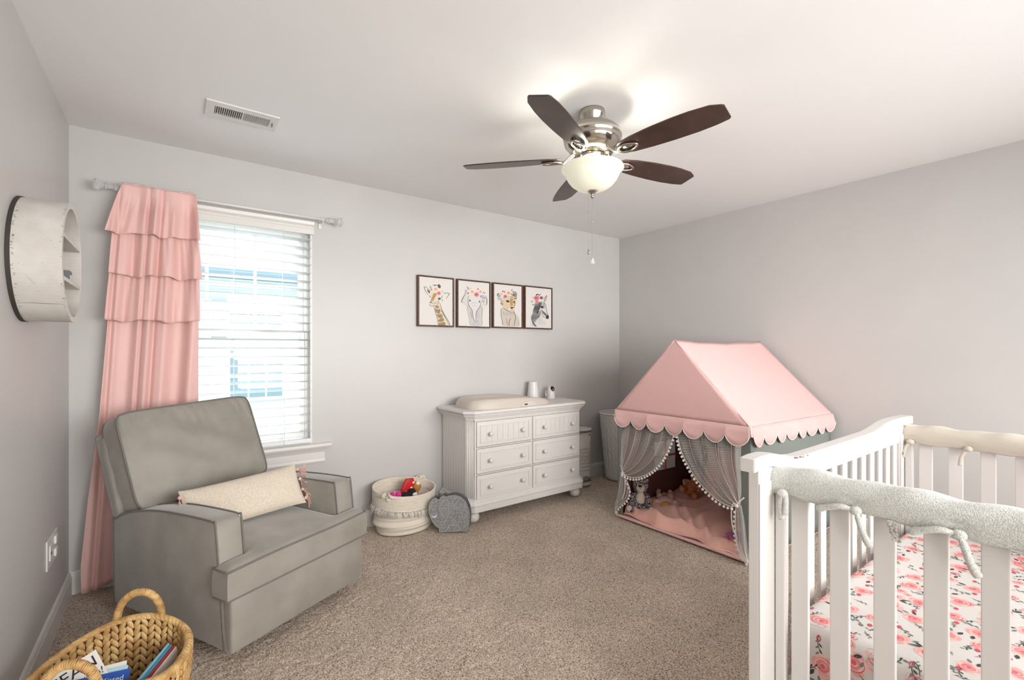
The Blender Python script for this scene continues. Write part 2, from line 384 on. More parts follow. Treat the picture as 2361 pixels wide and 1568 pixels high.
# ---------------------------------------------------------------- venetian blind
bl = thing('window_blind', 'white horizontal slatted blind lowered inside the window', 'blind', (0.747, 0.02, 2.05))
def L2(b, name, m, par): return b.build(name, m, par)
def rel(par):   # convert world coordinates to local ones of an Empty without rotation
    return Matrix.Translation(-Vector(par.location))
R_ = rel(bl)
VP = [(-0.034, 2.034), (-0.034, 2.070), (-0.028, 2.074), (-0.028, 2.084), (-0.040, 2.098), (-0.044, 2.116), (-0.030, 2.116), (-0.018, 2.104), (-0.018, 2.034)]
MB().add(prism(VP, WX0 - 0.006, WX1 + 0.004, 'x'), 0, False, R_).build('valance', M['trim'], bl)
MB().add(box(WX0 + 0.004, WX1 - 0.004, -0.006, 0.036, 2.045, 2.085, 0.003), 0, False, R_).build('head_rail', M['slat'], bl)
sl = None; ns = 24; z0s, dz = 0.722, 0.0555
for i in range(ns):
    zc = z0s + i * dz
    if zc > 2.04: break
    c = (0.747, 0.010, zc)
    if sl is None:
        def sf(u, v):
            a = (u - 0.5) * 2; return (a * 0.4405, (v - 0.5) * 0.058, 0.0018 * (1 - (2 * v - 1) ** 2))
        sl = MB().add(grid(sf, 1, 6), 0, True).build('slat', M['slat'], bl); solid(sl, 0.0028)
        sl.rotation_euler = (math.radians(-8), 0, 0); s = sl
    else: s = dupe(sl, bl)
    s.location = Vector(c) - Vector(bl.location)
MB().add(box(WX0 + 0.006, WX1 - 0.006, -0.018, 0.036, 0.648, 0.676, 0.004), 0, False, R_).build('bottom_rail', M['slat'], bl)
for x in (0.44, 0.745, 1.02):
    MB().add(tube([(x, -0.021, 0.65), (x, -0.021, 2.04)], 0.0011, 5), 0, True, R_).add(tube([(x, 0.041, 0.65), (x, 0.041, 2.04)], 0.0011, 5), 0, True, R_).build('ladder_cord', M['slat'], bl)

# ---------------------------------------------------------------- curtain rod and curtain
rod = thing('curtain_rod', 'slim white curtain rod with clear cut finials above the window', 'curtain rod', (0.743, -0.085, 2.131))
MB().add(tube([(-0.54, 0, 0), (0.52, 0, 0)], 0.0075, 12)).build('rod', M['white'], rod)
fin = [(0.009, 0), (0.012, 0.006), (0.012, 0.014), (0.018, 0.016), (0.018, 0.026), (0.012, 0.029), (0.012, 0.052), (0.019, 0.055), (0.019, 0.064), (0.014, 0.067), (0.024, 0.082), (0.031, 0.096), (0.031, 0.101), (0.026, 0.108), (0.0, 0.112)]
fm = MB().add(lathe(fin, 10), 0, False)
f1 = fm.build('finial', M['crystal'], rod, (0.515, 0, 0)); f1.rotation_euler = (0, PI / 2, 0)
f2 = fm.build('finial', M['crystal'], rod, (-0.53, 0, 0)); f2.rotation_euler = (0, -PI / 2, 0)
for x in (-0.52, 0.50):
    MB().add(box(x - 0.006, x + 0.006, -0.004, 0.085, -0.012, -0.004, 0.002)).add(box(x - 0.010, x + 0.010, 0.078, 0.085, -0.045, 0.012, 0.002)).add(tube([(x, 0, -0.012), (x, 0, -0.03)], 0.004, 8)).build('bracket', M['white'], rod)
cur = thing('ruffled_curtain', 'pale pink curtain panel with three gathered ruffle tiers hanging beside the window', 'curtain', (0.36, -0.10, 0.03))
RC = rel(cur)
def wav(x, z, k=1.0):   # folds shared by all layers so that they nest
    t = (x - 0.06 + (2.1 - z) * 0.055) / 0.42
    return k * (0.019 * math.sin(2 * PI * (2.1 * t + 0.11 * math.sin(5.1 * t)) + 0.9) + 0.008 * math.sin(2 * PI * 3.7 * t + 1.9) + 0.003 * math.sin(2 * PI * 7.3 * t + 0.6) + 0.026 * math.exp(-((t - 0.36) / 0.030) ** 2) + 0.020 * math.exp(-((t - 0.66) / 0.022) ** 2) + 0.024 * math.exp(-((t - 0.79) / 0.028) ** 2) - 0.012 * math.exp(-((t - 0.73) / 0.03) ** 2))
PL = [(0.02, 0.060), (0.16, 0.058), (0.5, 0.085), (0.92, 0.127), (1.42, 0.160), (1.9, 0.19), (2.14, 0.226)]
PR = [(0.02, 0.36), (0.5, 0.50), (0.96, 0.556), (1.42, 0.557), (1.9, 0.55), (2.14, 0.545)]
def panel(u, v):
    z = 2.118 - v * 2.088 - 0.016 * math.sin(2.2 * PI * u + 0.6) * v
    l, = interp(PL, z); r, = interp(PR, z); x = l + (r - l) * u
    tf = min(1.0, max(0.0, (z - 2.02) / 0.08)); return (x, (-0.080 + wav(x, z, 0.8 + 0.5 * v) - 0.016 * v) * (1 - tf) + tf * (-0.092 + wav(x, z, 0.12)), z)
o = MB().add(grid(panel, 120, 60), 0, True, RC).build('panel', M['pink_curtain'], cur); solid(o, 0.0015)
def ruffle(zt, zb, lt, lb, rt, rb, ph):
    def fn(u, v):
        fl = v ** 0.8; z = zt + (zb - zt) * v
        l = lt + (lb - lt) * fl; r = rt + (rb - rt) * fl
        x = l + (r - l) * u + 0.005 * math.sin(11 * u + ph) * fl
        hem = 0.007 * math.sin(2 * PI * 2.1 * u + ph) + 0.003 * math.sin(2 * PI * 4.7 * u + 2 * ph)
        own = (0.0085 * math.sin(2 * PI * (4.3 * u + 0.1 * math.sin(6 * u)) + ph) + 0.0045 * math.sin(2 * PI * 8.1 * u + 2 * ph)) * (0.3 + 0.7 * fl)
        gather = 0.0025 * math.sin(2 * PI * 17 * u + ph) * (1 - v) ** 2
        tf = min(1.0, max(0.0, (z - 2.02) / 0.08)); return (x, (-0.080 + wav(x, z, 1.0) - 0.016 - 0.036 * fl + own + gather) * (1 - tf) + tf * (-0.113 + wav(x, z, 0.42)), z + hem * fl)
    o = MB().add(grid(fn, 170, 30), 0, True, RC).build('ruffle', M['pink_curtain'], cur); solid(o, 0.0015)
    MB().add(tube([fn(i / 150, 1.0) for i in range(151)], 0.0018, 5), 0, True, RC).build('hem', M['pink_curtain'], o)
ruffle(1.72, 1.424, 0.172, 0.146, 0.560, 0.560, 2.1)
ruffle(1.96, 1.665, 0.185, 0.162, 0.548, 0.577, 0.9)
ruffle(2.150, 1.888, 0.222, 0.152, 0.545, 0.558, 3.0)
def over(u, v):   # the heading draped over the rod
    x = 0.222 + 0.323 * u; a = PI * v; yf = -0.113 + wav(x, 2.15, 0.42)
    return (x, yf + (-0.066 - yf) * (1 - math.cos(a)) / 2, 2.142 + (0.010 + 0.30 * (wav(x, 2.15) + 0.02) + 0.004 * math.sin(50 * u)) * math.sin(a))
o = MB().add(grid(over, 110, 8), 0, True, RC).build('heading', M['pink_curtain'], cur); solid(o, 0.0015)

# ---------------------------------------------------------------- round wall shelf
sh = thing('round_wall_shelf', 'large round distressed white wall shelf on the left wall', 'wall shelf', (0.0, -0.938, 1.592))
R0, R1, DP = 0.220, 0.199, 0.134
def ring(u, v, pr):
    a = 2 * PI * u; k = v * (len(pr) - 1); i = min(int(k), len(pr) - 2); t = k - i
    r = pr[i][0] * (1 - t) + pr[i + 1][0] * t; x = pr[i][1] * (1 - t) + pr[i + 1][1] * t
    return (x, r * math.cos(a), r * math.sin(a))
pr = [(R1, 0.012), (R1, DP), (R0, DP), (R0, 0.012), (R1, 0.012)]
# cracks and worn edge marks
cm = MB().add(grid(lambda u, v: ring(u, v, pr), 96, 4, cu=True), 0, False)
def on_rim(a, x, rr=R0 + 0.0004): return (x, rr * math.cos(a), rr * math.sin(a))
def crack(pts, w):
    P = [on_rim(a, x) for a, x in pts]; v = []; f = []
    for i, (a, x) in enumerate(pts):
        ww = w * (0.3 + 0.7 * math.sin(PI * (i + 0.5) / len(pts)))
        v += [on_rim(a - ww / R0 / 2, x), on_rim(a + ww / R0 / 2, x)]
    for i in range(len(pts) - 1): f.append((2 * i, 2 * i + 1, 2 * i + 3, 2 * i + 2))
    cm.add((v, f), 1, False)
crack([(math.radians(228), x + 0.0) for x in np.linspace(0.02, 0.13, 10)], 0.0016)
crack([(math.radians(200 + 9 * t), 0.045 + 0.022 * t) for t in np.linspace(0, 1, 7)], 0.0010)
for k in range(70):
    a = math.radians(rng.uniform(120, 250)); e = rng.rand() < 0.5
    x = 0.012 + 0.006 * rng.rand() if e else DP - 0.005 * rng.rand() - 0.002
    crack([(a, x), (a + 0.004, x + 0.003 + 0.003 * rng.rand())], 0.0010 + 0.0012 * rng.rand())
for k in range(14):
    a = math.radians(rng.uniform(140, 240)); x = rng.uniform(0.03, 0.12); crack([(a, x), (a + 0.008, x + 0.002)], 0.0016)
cm.build('rim', [M['distress'], ink('55514b')], sh)
MB().add(grid(lambda u, v: ring(u, v, [(R0 - 0.002, 0.0), (R0 - 0.002, 0.012), (R1, 0.0121), (0.001, 0.0122)]), 96, 3, cu=True), 0, False).build('back_board', M['distress'], sh)
for zc in (0.078, -0.073):
    hw = math.sqrt(R1 ** 2 - zc ** 2)
    MB().add(box(0.012, DP - 0.002, -hw, hw, zc - 0.007, zc + 0.007, 0.001), 0, False).build('shelf_board', M['distress'], sh)
MB().add(grid(lambda u, v: ring(u, v, [(R0 + 0.002, 0.0), (R0 + 0.002, 0.0118), (R0 - 0.004, 0.0118), (R0 - 0.004, 0.0), (R0 + 0.002, 0.0)]), 96, 4, cu=True), 0, False).build('dark_back_edge', ink('3b3632'), sh)
blk = thing('decor_block', 'small grey block with white lettering on the lower board of the round shelf', 'block', (0.100, -0.815, 1.592 - 0.066))
MB().add(box(-0.012, 0.012, -0.030, 0.030, 0.0, 0.052, 0.001), 0, False).build('body', ink('77787c'), blk)
def text(s, size, m, par, loc, rot, name='lettering', ext=0.0004, align='CENTER', italic=0.0):
    cu = bpy.data.curves.new(name, 'FONT'); cu.body = s; cu.size = size; cu.extrude = ext; cu.align_x = align; cu.align_y = 'CENTER'; cu.shear = italic
    o = bpy.data.objects.new(name, cu); C.objects.link(o)
    dg = bpy.context.evaluated_depsgraph_get(); me = bpy.data.meshes.new_from_object(o.evaluated_get(dg)); bpy.data.objects.remove(o)
    o = bpy.data.objects.new(name, me); C.objects.link(o); me.materials.clear(); me.materials.append(m); o.parent = par; o.location = loc; o.rotation_euler = rot; return o
text('y', 0.045, ink('ecebea'), blk, (0.0125, 0.012, 0.03), (PI / 2, 0, PI / 2))
text('x', 0.045, ink('ecebea'), blk, (0.0125, -0.012, 0.028), (PI / 2, 0, PI / 2))

# ---------------------------------------------------------------- wall plates on the left wall
wp = thing('wall_outlet', 'white double wall plate with sockets low on the left wall', 'outlet', (0.0, -0.45, 0.385))
MB().add(box(0, 0.006, -0.105, 0.105, -0.064, 0.064, 0.003), 0, False).build('plate', M['plastic'], wp)
for z in (-0.028, 0.028):
    MB().add(box(0.005, 0.014, 0.030, 0.072, z - 0.018, z + 0.018, 0.004), 0, False).build('socket_face', M['plastic'], wp)
MB().add(box(0.005, 0.010, -0.068, -0.032, -0.032, 0.032, 0.002), 0, False).build('jack_insert', M['plastic'], wp)
MB().add(box(0.0095, 0.0108, -0.056, -0.044, -0.008, 0.004), 0, False).build('jack', M['dark'], wp)

# ---------------------------------------------------------------- ceiling vent
vt = thing('ceiling_vent', 'white rectangular louvred air vent in the ceiling', 'vent', (0.718, -0.652, H))
b = MB(); a0, a1, c0, c1 = -0.155, 0.155, -0.088, 0.088; i0, i1, k0, k1 = -0.118, 0.118, -0.045, 0.045
for q in ((a0, i0, c0, c1), (i1, a1, c0, c1), (i0, i1, c0, k0), (i0, i1, k1, c1)): b.add(box(q[0], q[1], q[2], q[3], -0.009, -0.001, 0.0), 0, False)
b.build('vent_frame', M['trim'], vt)
MB().add(box(i0, i1, k0, k1, -0.0008, -0.0002), 0, False).build('duct_opening', M['dark'], vt)
fn_ = None
for i in range(27):
    x = i0 + 0.006 + i * (i1 - i0 - 0.012) / 26
    if i == 13:
        MB().add(box(x - 0.003, x + 0.003, k0, k1, -0.010, -0.001), 0, False).build('centre_bar', M['trim'], vt); continue
    o = MB().add(box(-0.0007, 0.0007, k0, k1, -0.005, 0.004), 0, False).build('louvre', M['trim'], vt) if fn_ is None else dupe(fn_, vt)
    if fn_ is None: fn_ = o
    o.location = (x, 0, -0.006); o.rotation_euler = (0, math.radians(38 if i < 13 else -38), 0)
MB().add(box(i1 + 0.012, i1 + 0.016, -0.012, 0.010, -0.022, -0.008)).build('lever', M['greyplastic'], vt)

# ---------------------------------------------------------------- ceiling fan
fan = thing('ceiling_fan', 'five-blade dark walnut ceiling fan with nickel motor and lit glass bowl', 'ceiling fan', (2.101, -1.708, H))
def z_(z): return z - H
MB().add(lathe([(0.0, 0), (0.060, 0), (0.063, -0.012), (0.063, -0.026), (0.058, -0.032), (0.056, -0.050), (0.050, -0.062), (0.048, -0.070)], 40)).build('canopy', M['chrome'], fan)
MB().add(lathe([(0.048, -0.066), (0.080, -0.072), (0.112, -0.084), (0.134, -0.104), (0.143, -0.128), (0.143, -0.134), (0.139, -0.138), (0.140, -0.150), (0.134, -0.168), (0.118, -0.186), (0.104, -0.196), (0.100, -0.206), (0.0, -0.206)], 48)).build('motor_housing', M['chrome'], fan)
MB().add(lathe([(0.0, -0.204), (0.056, -0.206), (0.060, -0.214), (0.060, -0.232), (0.052, -0.236), (0.050, -0.262), (0.0, -0.262)], 36)).add(lathe([(0.030, -0.258), (0.070, -0.262), (0.074, -0.266), (0.074, -0.271), (0.03, -0.271)], 48)).build('light_fitter', M['chrome'], fan)
bp = [(0.128, -0.280), (0.147, -0.279), (0.150, -0.285), (0.144, -0.293), (0.134, -0.298), (0.130, -0.304), (0.127, -0.316), (0.117, -0.337), (0.098, -0.360), (0.070, -0.379), (0.036, -0.389), (0.010, -0.391)]
o = MB().add(lathe(bp, 64, caps=False)).build('glass_bowl', M['bowl'], fan); solid(o, 0.003, -1)
MB().add(lathe([(0.0, -0.382), (0.026, -0.386), (0.027, -0.391), (0.018, -0.398), (0.010, -0.408), (0.006, -0.413), (0.009, -0.418), (0.009, -0.423), (0.004, -0.428), (0, -0.429)], 24)).build('finial', M['chrome'], fan)
def chain(x, y, z0, z1, mid, fob):
    b = MB(); n = int((z0 - z1) / 0.0045)
    for k in range(n): b.add(ball((x, y, z0 - k * 0.0045), 0.0016, 6, 4))
    b.add(ball((x, y, mid), (0.003, 0.003, 0.005), 8, 6)); o = b.build('pull_chain', M['chrome'], fan)
    if fob == 'drop': MB().add(lathe([(0, 0.014), (0.002, 0.010), (0.007, 0.0), (0.011, -0.012), (0.010, -0.020), (0.005, -0.026), (0, -0.027)], 20, (x, y, z1))).build('crystal_drop', M['crystal'], o)
    else: MB().add(lathe([(0, 0.014), (0.003, 0.010), (0.006, 0.0), (0.006, -0.008), (0.004, -0.013), (0, -0.014)], 16, (x, y, z1))).build('metal_fob', M['chrome'], o)
chain(0.004, 0.003, -0.425, -0.727, -0.54, 'drop'); chain(-0.016, 0.010, -0.39, -0.690, -0.50, 'fob')
def blade_outline():
    L = [(0.155, 0.030), (0.170, 0.043), (0.21, 0.054), (0.30, 0.064), (0.40, 0.070), (0.50, 0.0715), (0.58, 0.067), (0.635, 0.058), (0.643, 0.050)]
    Rr = [(0.648, -0.030), (0.640, -0.038), (0.600, -0.058), (0.52, -0.068), (0.44, -0.070), (0.34, -0.066), (0.24, -0.056), (0.175, -0.042), (0.157, -0.028)]
    return L + Rr
PH = 3.586; PITCH = math.radians(-12); ZB = -0.232
bl0 = None
for k in range(5):
    if bl0 is None:
        o = MB().add(prism(blade_outline(), -0.003, 0.003, 'z', 0.0015), 0, False, Tm(rot=(PITCH, 0, 0))).build('blade', M['walnut'], fan); bl0 = o
        b = MB(); TT = Tm(rot=(PITCH, 0, 0))
        # open leaf-shaped iron under the blade root and the arm reaching the hub
        leaf = cr([(0.150, 0, 0), (0.170, 0.020, 0), (0.205, 0.026, 0), (0.238, 0.014, 0), (0.250, 0, 0), (0.238, -0.014, 0), (0.205, -0.026, 0), (0.170, -0.020, 0)], 5, True)
        b.add(tube([(p.x, p.y, -0.010) for p in leaf], 0.0065, 8, True), 0, True, TT)
        b.add(prism([(p.x * 0.5 + 0.1, p.y * 0.55) for p in leaf], -0.009, -0.004, 'z'), 0, True, TT)
        b.add(tube(cr([(0.085, 0.0, 0.028), (0.105, 0.004, 0.020), (0.128, 0.006, -0.006), (0.152, 0.0, -0.010)], 6), [0.010] * 19, 8, False, 0.6))
        b.add(tube(cr([(0.085, -0.012, 0.028), (0.110, -0.016, 0.014), (0.135, -0.012, -0.008), (0.165, -0.010, -0.012)], 6), [0.005] * 19, 8))
        b.build('blade_bracket', M['chrome'], o)
    else: o = dupe(bl0, fan)
    o.location = (0, 0, ZB); o.rotation_euler = (0, 0, PH + k * 2 * PI / 5)

# ---------------------------------------------------------------- four framed animal prints
def print_frame(x0, x1, z0, z1, what):
    t = thing('framed_print', 'dark wood framed watercolour print of a %s wearing a flower crown' % what, 'picture', ((x0 + x1) / 2, 0, (z0 + z1) / 2), 0, 'framed animal prints in a row over the dresser')
    w, h = (x1 - x0) / 2, (z1 - z0) / 2; fw, d = 0.008, 0.034; b = MB()
    for q in ((-w, -w + fw, -h, h), (w - fw, w, -h, h), (-w + fw, w - fw, -h, -h + fw), (-w + fw, w - fw, h - fw, h)): b.add(box(q[0], q[1], -d, 0, q[2], q[3], 0.001), 0, False)
    b.build('picture_frame', M['frame'], t)
    MB().add(box(-w + fw + 0.004, w - fw - 0.004, -d + 0.006, -0.002, -h + fw + 0.004, h - fw - 0.004), 0, False).build('canvas', M['canvas'], t)
    MB().add(box(-w + fw, w - fw, -0.004, -0.001, -h + fw, h - fw), 0, False).build('backing', M['dark'], t)
    return t, w - fw - 0.004, h - fw - 0.004, -d + 0.006
class Art:
    """flat ink shapes on the canvas; drawing units are those of a sketch sheet with the canvas corners given"""
    def __init__(s, tl, tr, bl, br, w, h, y): s.c = (tl, tr, bl, br); s.w, s.h, s.y = w, h, y; s.mb = MB(); s.cols = []; s.n = 0
    def P(s, x, y, lift):
        tl, tr, bl, br = s.c; u = (x - tl[0]) / (tr[0] - tl[0]); top = tl[1] + (tr[1] - tl[1]) * u; bot = bl[1] + (br[1] - bl[1]) * u
        v = (y - top) / (bot - top); u = min(max(u, 0.0), 1.0); v = min(max(v, 0.0), 1.0)
        return (-s.w + 2 * s.w * u, s.y - 0.0003 - lift, s.h - 2 * s.h * v)
    def ci(s, col):
        if col not in s.cols: s.cols.append(col)
        return s.cols.index(col)
    def fill(s, col, pts, smooth=True):
        s.n += 1; L = s.n * 0.000012
        p = [(q.x, q.y) for q in cr([(a, b, 0) for a, b in pts], 4, True)] if smooth else pts
        s.mb.add(poly([s.P(a, b, L) for a, b in p]), s.ci(col), False); return s
    def ell(s, col, x, y, rx, ry, rot=0):
        c, n = math.cos(rot), math.sin(rot)
        return s.fill(col, [(x + rx * math.cos(t) * c - ry * math.sin(t) * n, y + rx * math.cos(t) * n + ry * math.sin(t) * c) for t in np.linspace(0, 2 * PI, 12)[:-1]], False)
    def line(s, col, pts, w0=5, w1=None):
        s.n += 1; L = s.n * 0.000012; w1 = w0 * 0.3 if w1 is None else w1
        P = cr([(a, b, 0) for a, b in pts], 5) if len(pts) > 2 else [Vector((a, b, 0)) for a, b in pts]; v = []; m = len(P)
        for i, p in enumerate(P):
            t = (P[min(i + 1, m - 1)] - P[max(i - 1, 0)]).normalized(); n = Vector((-t.y, t.x, 0)); f = math.sin(PI * (0.12 + 0.76 * i / max(1, m - 1))); w = (w1 + (w0 - w1) * f) / 2
            a, c_ = p + n * w, p - n * w; v += [s.P(a.x, a.y, L), s.P(c_.x, c_.y, L)]
        s.mb.add((v, [(2 * i, 2 * i + 1, 2 * i + 3, 2 * i + 2) for i in range(m - 1)]), s.ci(col), False); return s
    def flower(s, x, y, r, c1, c2, c3):
        for k in range(6):
            a = k * PI / 3 + 0.4; s.ell(c1, x + 0.5 * r * math.cos(a), y + 0.5 * r * math.sin(a), r * 0.58, r * 0.5, a)
        s.ell(c2, x, y, r * 0.6, r * 0.55); 
        for k in range(3):
            q = r * (0.7 - 0.2 * k); s.line(c3, [(x + q * math.cos(t + k * 2), y + q * math.sin(t + k * 2)) for t in np.linspace(0, 3.2, 6)], r * 0.14)
        s.ell(c3, x, y, r * 0.16, r * 0.16)
    def leaf(s, col, x, y, l, a, w=0.3):
        c, n = math.cos(a), math.sin(a)
        s.fill(col, [(x, y), (x + l * .5 * c - l * w * n, y + l * .5 * n + l * w * c), (x + l * c, y + l * n), (x + l * .5 * c + l * w * n, y + l * .5 * n - l * w * c)])
    def done(s, par): return s.mb.build('painting', [ink(c) for c in s.cols], par)
BK, DK, GY, LG, SG = '2c2a2b', '55504e', '8f8b8a', 'bdbab8', '95a09b'
PK, PD, PE, PEd, CR = 'dba09c', 'b8485c', 'e3bd9c', 'b98a68', 'ead6c6'
# giraffe
t, w, h, y = print_frame(1.950, 2.262, 1.446, 1.840, 'giraffe')
A = Art((240, 180), (707, 225), (245, 890), (710, 905), w, h, y)
A.fill('d2c4ab', [(432, 605), (460, 700), (485, 800), (505, 905), (665, 905), (640, 840), (590, 760), (550, 670), (525, 590), (520, 530), (470, 560)])
A.fill('d4cbbd', [(372, 575), (385, 610), (415, 618), (440, 600), (520, 560), (528, 500), (500, 440), (430, 400), (395, 440), (392, 520)])
A.fill('b08c5c', [(440, 425), (418, 470), (395, 545), (425, 540), (455, 490), (480, 440)])
for q in ([(455, 615), (490, 605), (512, 640), (480, 650)], [(455, 640), (480, 665), (520, 655), (530, 700), (495, 725), (462, 690)], [(480, 740), (535, 720), (560, 760), (555, 790), (510, 790)], [(500, 820), (565, 790), (580, 830), (540, 850), (505, 845)], [(510, 865), (585, 850), (600, 905), (515, 905)]):
    A.fill('98805d', q)
for i in range(12):
    f = i / 11; A.line(BK, [(545 + 110 * f, 670 + 215 * f), (552 + 118 * f, 700 + 205 * f)], 9)
A.line(BK, [(432, 605), (455, 690), (482, 780), (505, 900)], 6).line(BK, [(525, 570), (545, 650), (590, 745), (655, 850), (670, 900)], 6).line('ece6da', [(470, 655), (500, 660), (520, 650)], 5).line('ece6da', [(485, 735), (530, 735), (550, 710)], 5).line('ece6da', [(500, 850), (545, 855), (585, 835)], 5)
A.fill('e0d9d0', [(307, 335), (345, 350), (395, 390), (392, 420), (360, 450), (325, 410)]).line(BK, [(395, 395), (345, 352), (307, 332), (318, 385), (345, 430), (365, 452)], 7).fill(DK, [(340, 372), (385, 400), (375, 430), (355, 405)]).line(BK, [(378, 460), (390, 490)], 12)
A.fill('d9d4cf', [(555, 470), (590, 425), (655, 430), (635, 470), (605, 510), (570, 500)]).line(BK, [(575, 440), (600, 423), (658, 430), (640, 465), (608, 512)], 7)
A.ell(BK, 515, 512, 20, 10, -0.3).line(BK, [(490, 500), (515, 494), (540, 505)], 7).ell(BK, 395, 562, 13, 9).line(BK, [(372, 580), (385, 607), (415, 617), (445, 600)], 5)
for x, yy in ((450, 560), (465, 575), (480, 555), (492, 580), (505, 560), (440, 580), (420, 575), (498, 545)): A.ell('6f5233', x, yy, 5, 7, 0.4)
A.fill(DK, [(488, 305), (515, 296), (535, 325), (525, 352), (500, 345)]).fill(BK, [(436, 310), (450, 300), (455, 322)]).fill(BK, [(460, 300), (475, 305), (468, 322)]).line(BK, [(418, 295), (428, 320)], 5)
A.leaf(SG, 400, 345, 34, -2.2); A.leaf(SG, 410, 350, 30, 3.0); A.flower(465, 365, 38, CR, PE, PEd); A.flower(508, 425, 30, PK, 'cf6f7e', PD); A.flower(560, 400, 20, CR, 'ddc6a8', 'a99888'); A.flower(405, 375, 13, PK, PD, PD)
for x, yy in ((545, 475), (560, 520), (550, 500), (562, 540)): A.leaf(DK, x, yy, 18, 1.2 + x)
A.done(t)
# elephant
t, w, h, y = print_frame(2.293, 2.613, 1.447, 1.840, 'elephant')
A = Art((820, 237), (1238, 270), (828, 908), (1240, 915), w, h, y)
A.fill('c2bfbe', [(935, 605), (945, 700), (960, 800), (975, 900), (1130, 905), (1135, 780), (1140, 640), (1110, 600)])
A.fill('cdcbc9', [(905, 430), (870, 500), (858, 545), (905, 590), (940, 605), (955, 520), (945, 450)]).fill('cdcbc9', [(1120, 470), (1180, 450), (1205, 520), (1200, 595), (1150, 610), (1110, 590)])
A.fill('d3d1cf', [(950, 470), (985, 445), (1060, 440), (1110, 480), (1118, 560), (1105, 620), (1070, 690), (1052, 760), (1055, 830), (1075, 828), (1068, 845), (1035, 842), (1020, 800), (1010, 720), (985, 650), (952, 580)])
A.line(BK, [(912, 428), (880, 490), (858, 548), (875, 568)], 8).line(GY, [(875, 568), (905, 590), (935, 605)], 4).line(BK, [(1185, 460), (1205, 510), (1205, 560), (1200, 595)], 8).line(GY, [(1200, 598), (1160, 612)], 4)
A.line(DK, [(955, 460), (945, 520), (955, 600), (1000, 680), (1012, 770), (1035, 838)], 7).line(DK, [(1118, 540), (1110, 610), (1062, 690), (1052, 780), (1055, 825)], 7).line(BK, [(1020, 800), (1040, 835), (1070, 838), (1078, 822)], 6)
A.line(GY, [(940, 600), (935, 680), (960, 800), (975, 890)], 4).line(DK, [(1120, 620), (1142, 645), (1135, 760), (1138, 890)], 5).line(GY, [(985, 575), (1020, 562), (1075, 575)], 4).line(GY, [(1000, 610), (1030, 600), (1065, 612)], 3)
A.ell(BK, 970, 532, 8, 17, -0.4).ell(BK, 1100, 545, 7, 16, 0.3)
for k in range(7): A.line(DK, [(1060 + 3 * k, 700 + 14 * k), (1085, 690 + 14 * k)], 4); A.line(DK, [(965 + 4 * k, 690 + 14 * k), (992 + 3 * k, 715 + 14 * k)], 4)
for k in range(6): A.line(GY, [(1000 + 18 * k, 850), (1010 + 16 * k, 895)], 4)
A.leaf(SG, 955, 380, 62, -1.95, 0.2); A.leaf(SG, 935, 395, 40, 3.5, 0.25); A.leaf(SG, 930, 410, 34, 2.9); A.leaf(PE, 975, 370, 30, -1.2)
A.flower(1003, 400, 34, CR, PE, PEd); A.flower(1115, 395, 28, CR, 'e3c5b4', PD); A.flower(1060, 440, 36, PK, 'c8687a', PD); A.flower(945, 425, 15, PK, PD, PD); A.flower(1078, 360, 14, PK, 'c8687a', PD)
A.ell('a9abc0', 1135, 470, 26, 22).ell('b9a4b4', 1160, 490, 24, 22)
for x, yy in ((1150, 415), (1165, 425), (1140, 540), (1155, 555), (1110, 470)): A.leaf(DK, x, yy, 20, -0.8)
A.done(t)
# lion cub
t, w, h, y = print_frame(2.640, 2.957, 1.452, 1.840, 'lion cub')
A = Art((1340, 283), (1712, 318), (1345, 920), (1713, 930), w, h, y)
A.fill('c5bbb0', [(1430, 640), (1425, 720), (1440, 820), (1460, 905), (1670, 915), (1675, 850), (1640, 760), (1605, 680), (1520, 660)])
A.fill('cfbda2', [(1425, 520), (1430, 600), (1470, 650), (1520, 680), (1575, 705), (1610, 690), (1622, 600), (1640, 520), (1610, 470), (1540, 460), (1460, 480)])
A.fill('ddd3c4', [(1540, 640), (1600, 635), (1608, 680), (1575, 702), (1530, 690)]).fill('b98f5a', [(1550, 520), (1585, 510), (1590, 600), (1560, 610)])
A.fill('b7a78f', [(1590, 440), (1600, 400), (1625, 395), (1642, 430), (1635, 480), (1600, 480)]).line(BK, [(1598, 450), (1605, 400), (1630, 405), (1643, 440), (1632, 490)], 6)
A.fill('a49a8c', [(1380, 430), (1410, 420), (1430, 450), (1420, 480), (1385, 470)]).line(BK, [(1395, 425), (1378, 445), (1390, 475)], 6)
for k in range(30):
    x = 1560 + 80 * rng.rand(); yy = 425 + 85 * rng.rand(); A.ell(BK if k % 2 else '5b4126', x, yy, 5, 7, rng.rand() * 3)
for k in range(14): A.ell('5b4126', 1425 + 30 * rng.rand(), 520 + 70 * rng.rand(), 4, 6)
for k in range(8): A.ell(BK, 1605 + 18 * rng.rand(), 560 + 70 * rng.rand(), 4, 6)
A.ell(BK, 1519, 546, 20, 14, 0.2).ell('6b5a48', 1519, 547, 11, 10).ell(BK, 1519, 547, 6, 8).line(BK, [(1493, 545), (1505, 530), (1535, 535), (1545, 560)], 6).line('ece6dc', [(1500, 565), (1520, 570), (1540, 566)], 5)
A.ell(BK, 1607, 549, 12, 14).ell('6b5a48', 1607, 550, 6, 8).ell(BK, 1607, 551, 4, 6)
A.fill(BK, [(1550, 632), (1600, 630), (1588, 648), (1574, 655), (1562, 646)]).line(BK, [(1575, 652), (1578, 668)], 5).line(BK, [(1535, 670), (1560, 678), (1578, 668), (1600, 676), (1610, 668)], 5).line(BK, [(1460, 645), (1500, 670), (1530, 690), (1575, 704), (1608, 692)], 6)
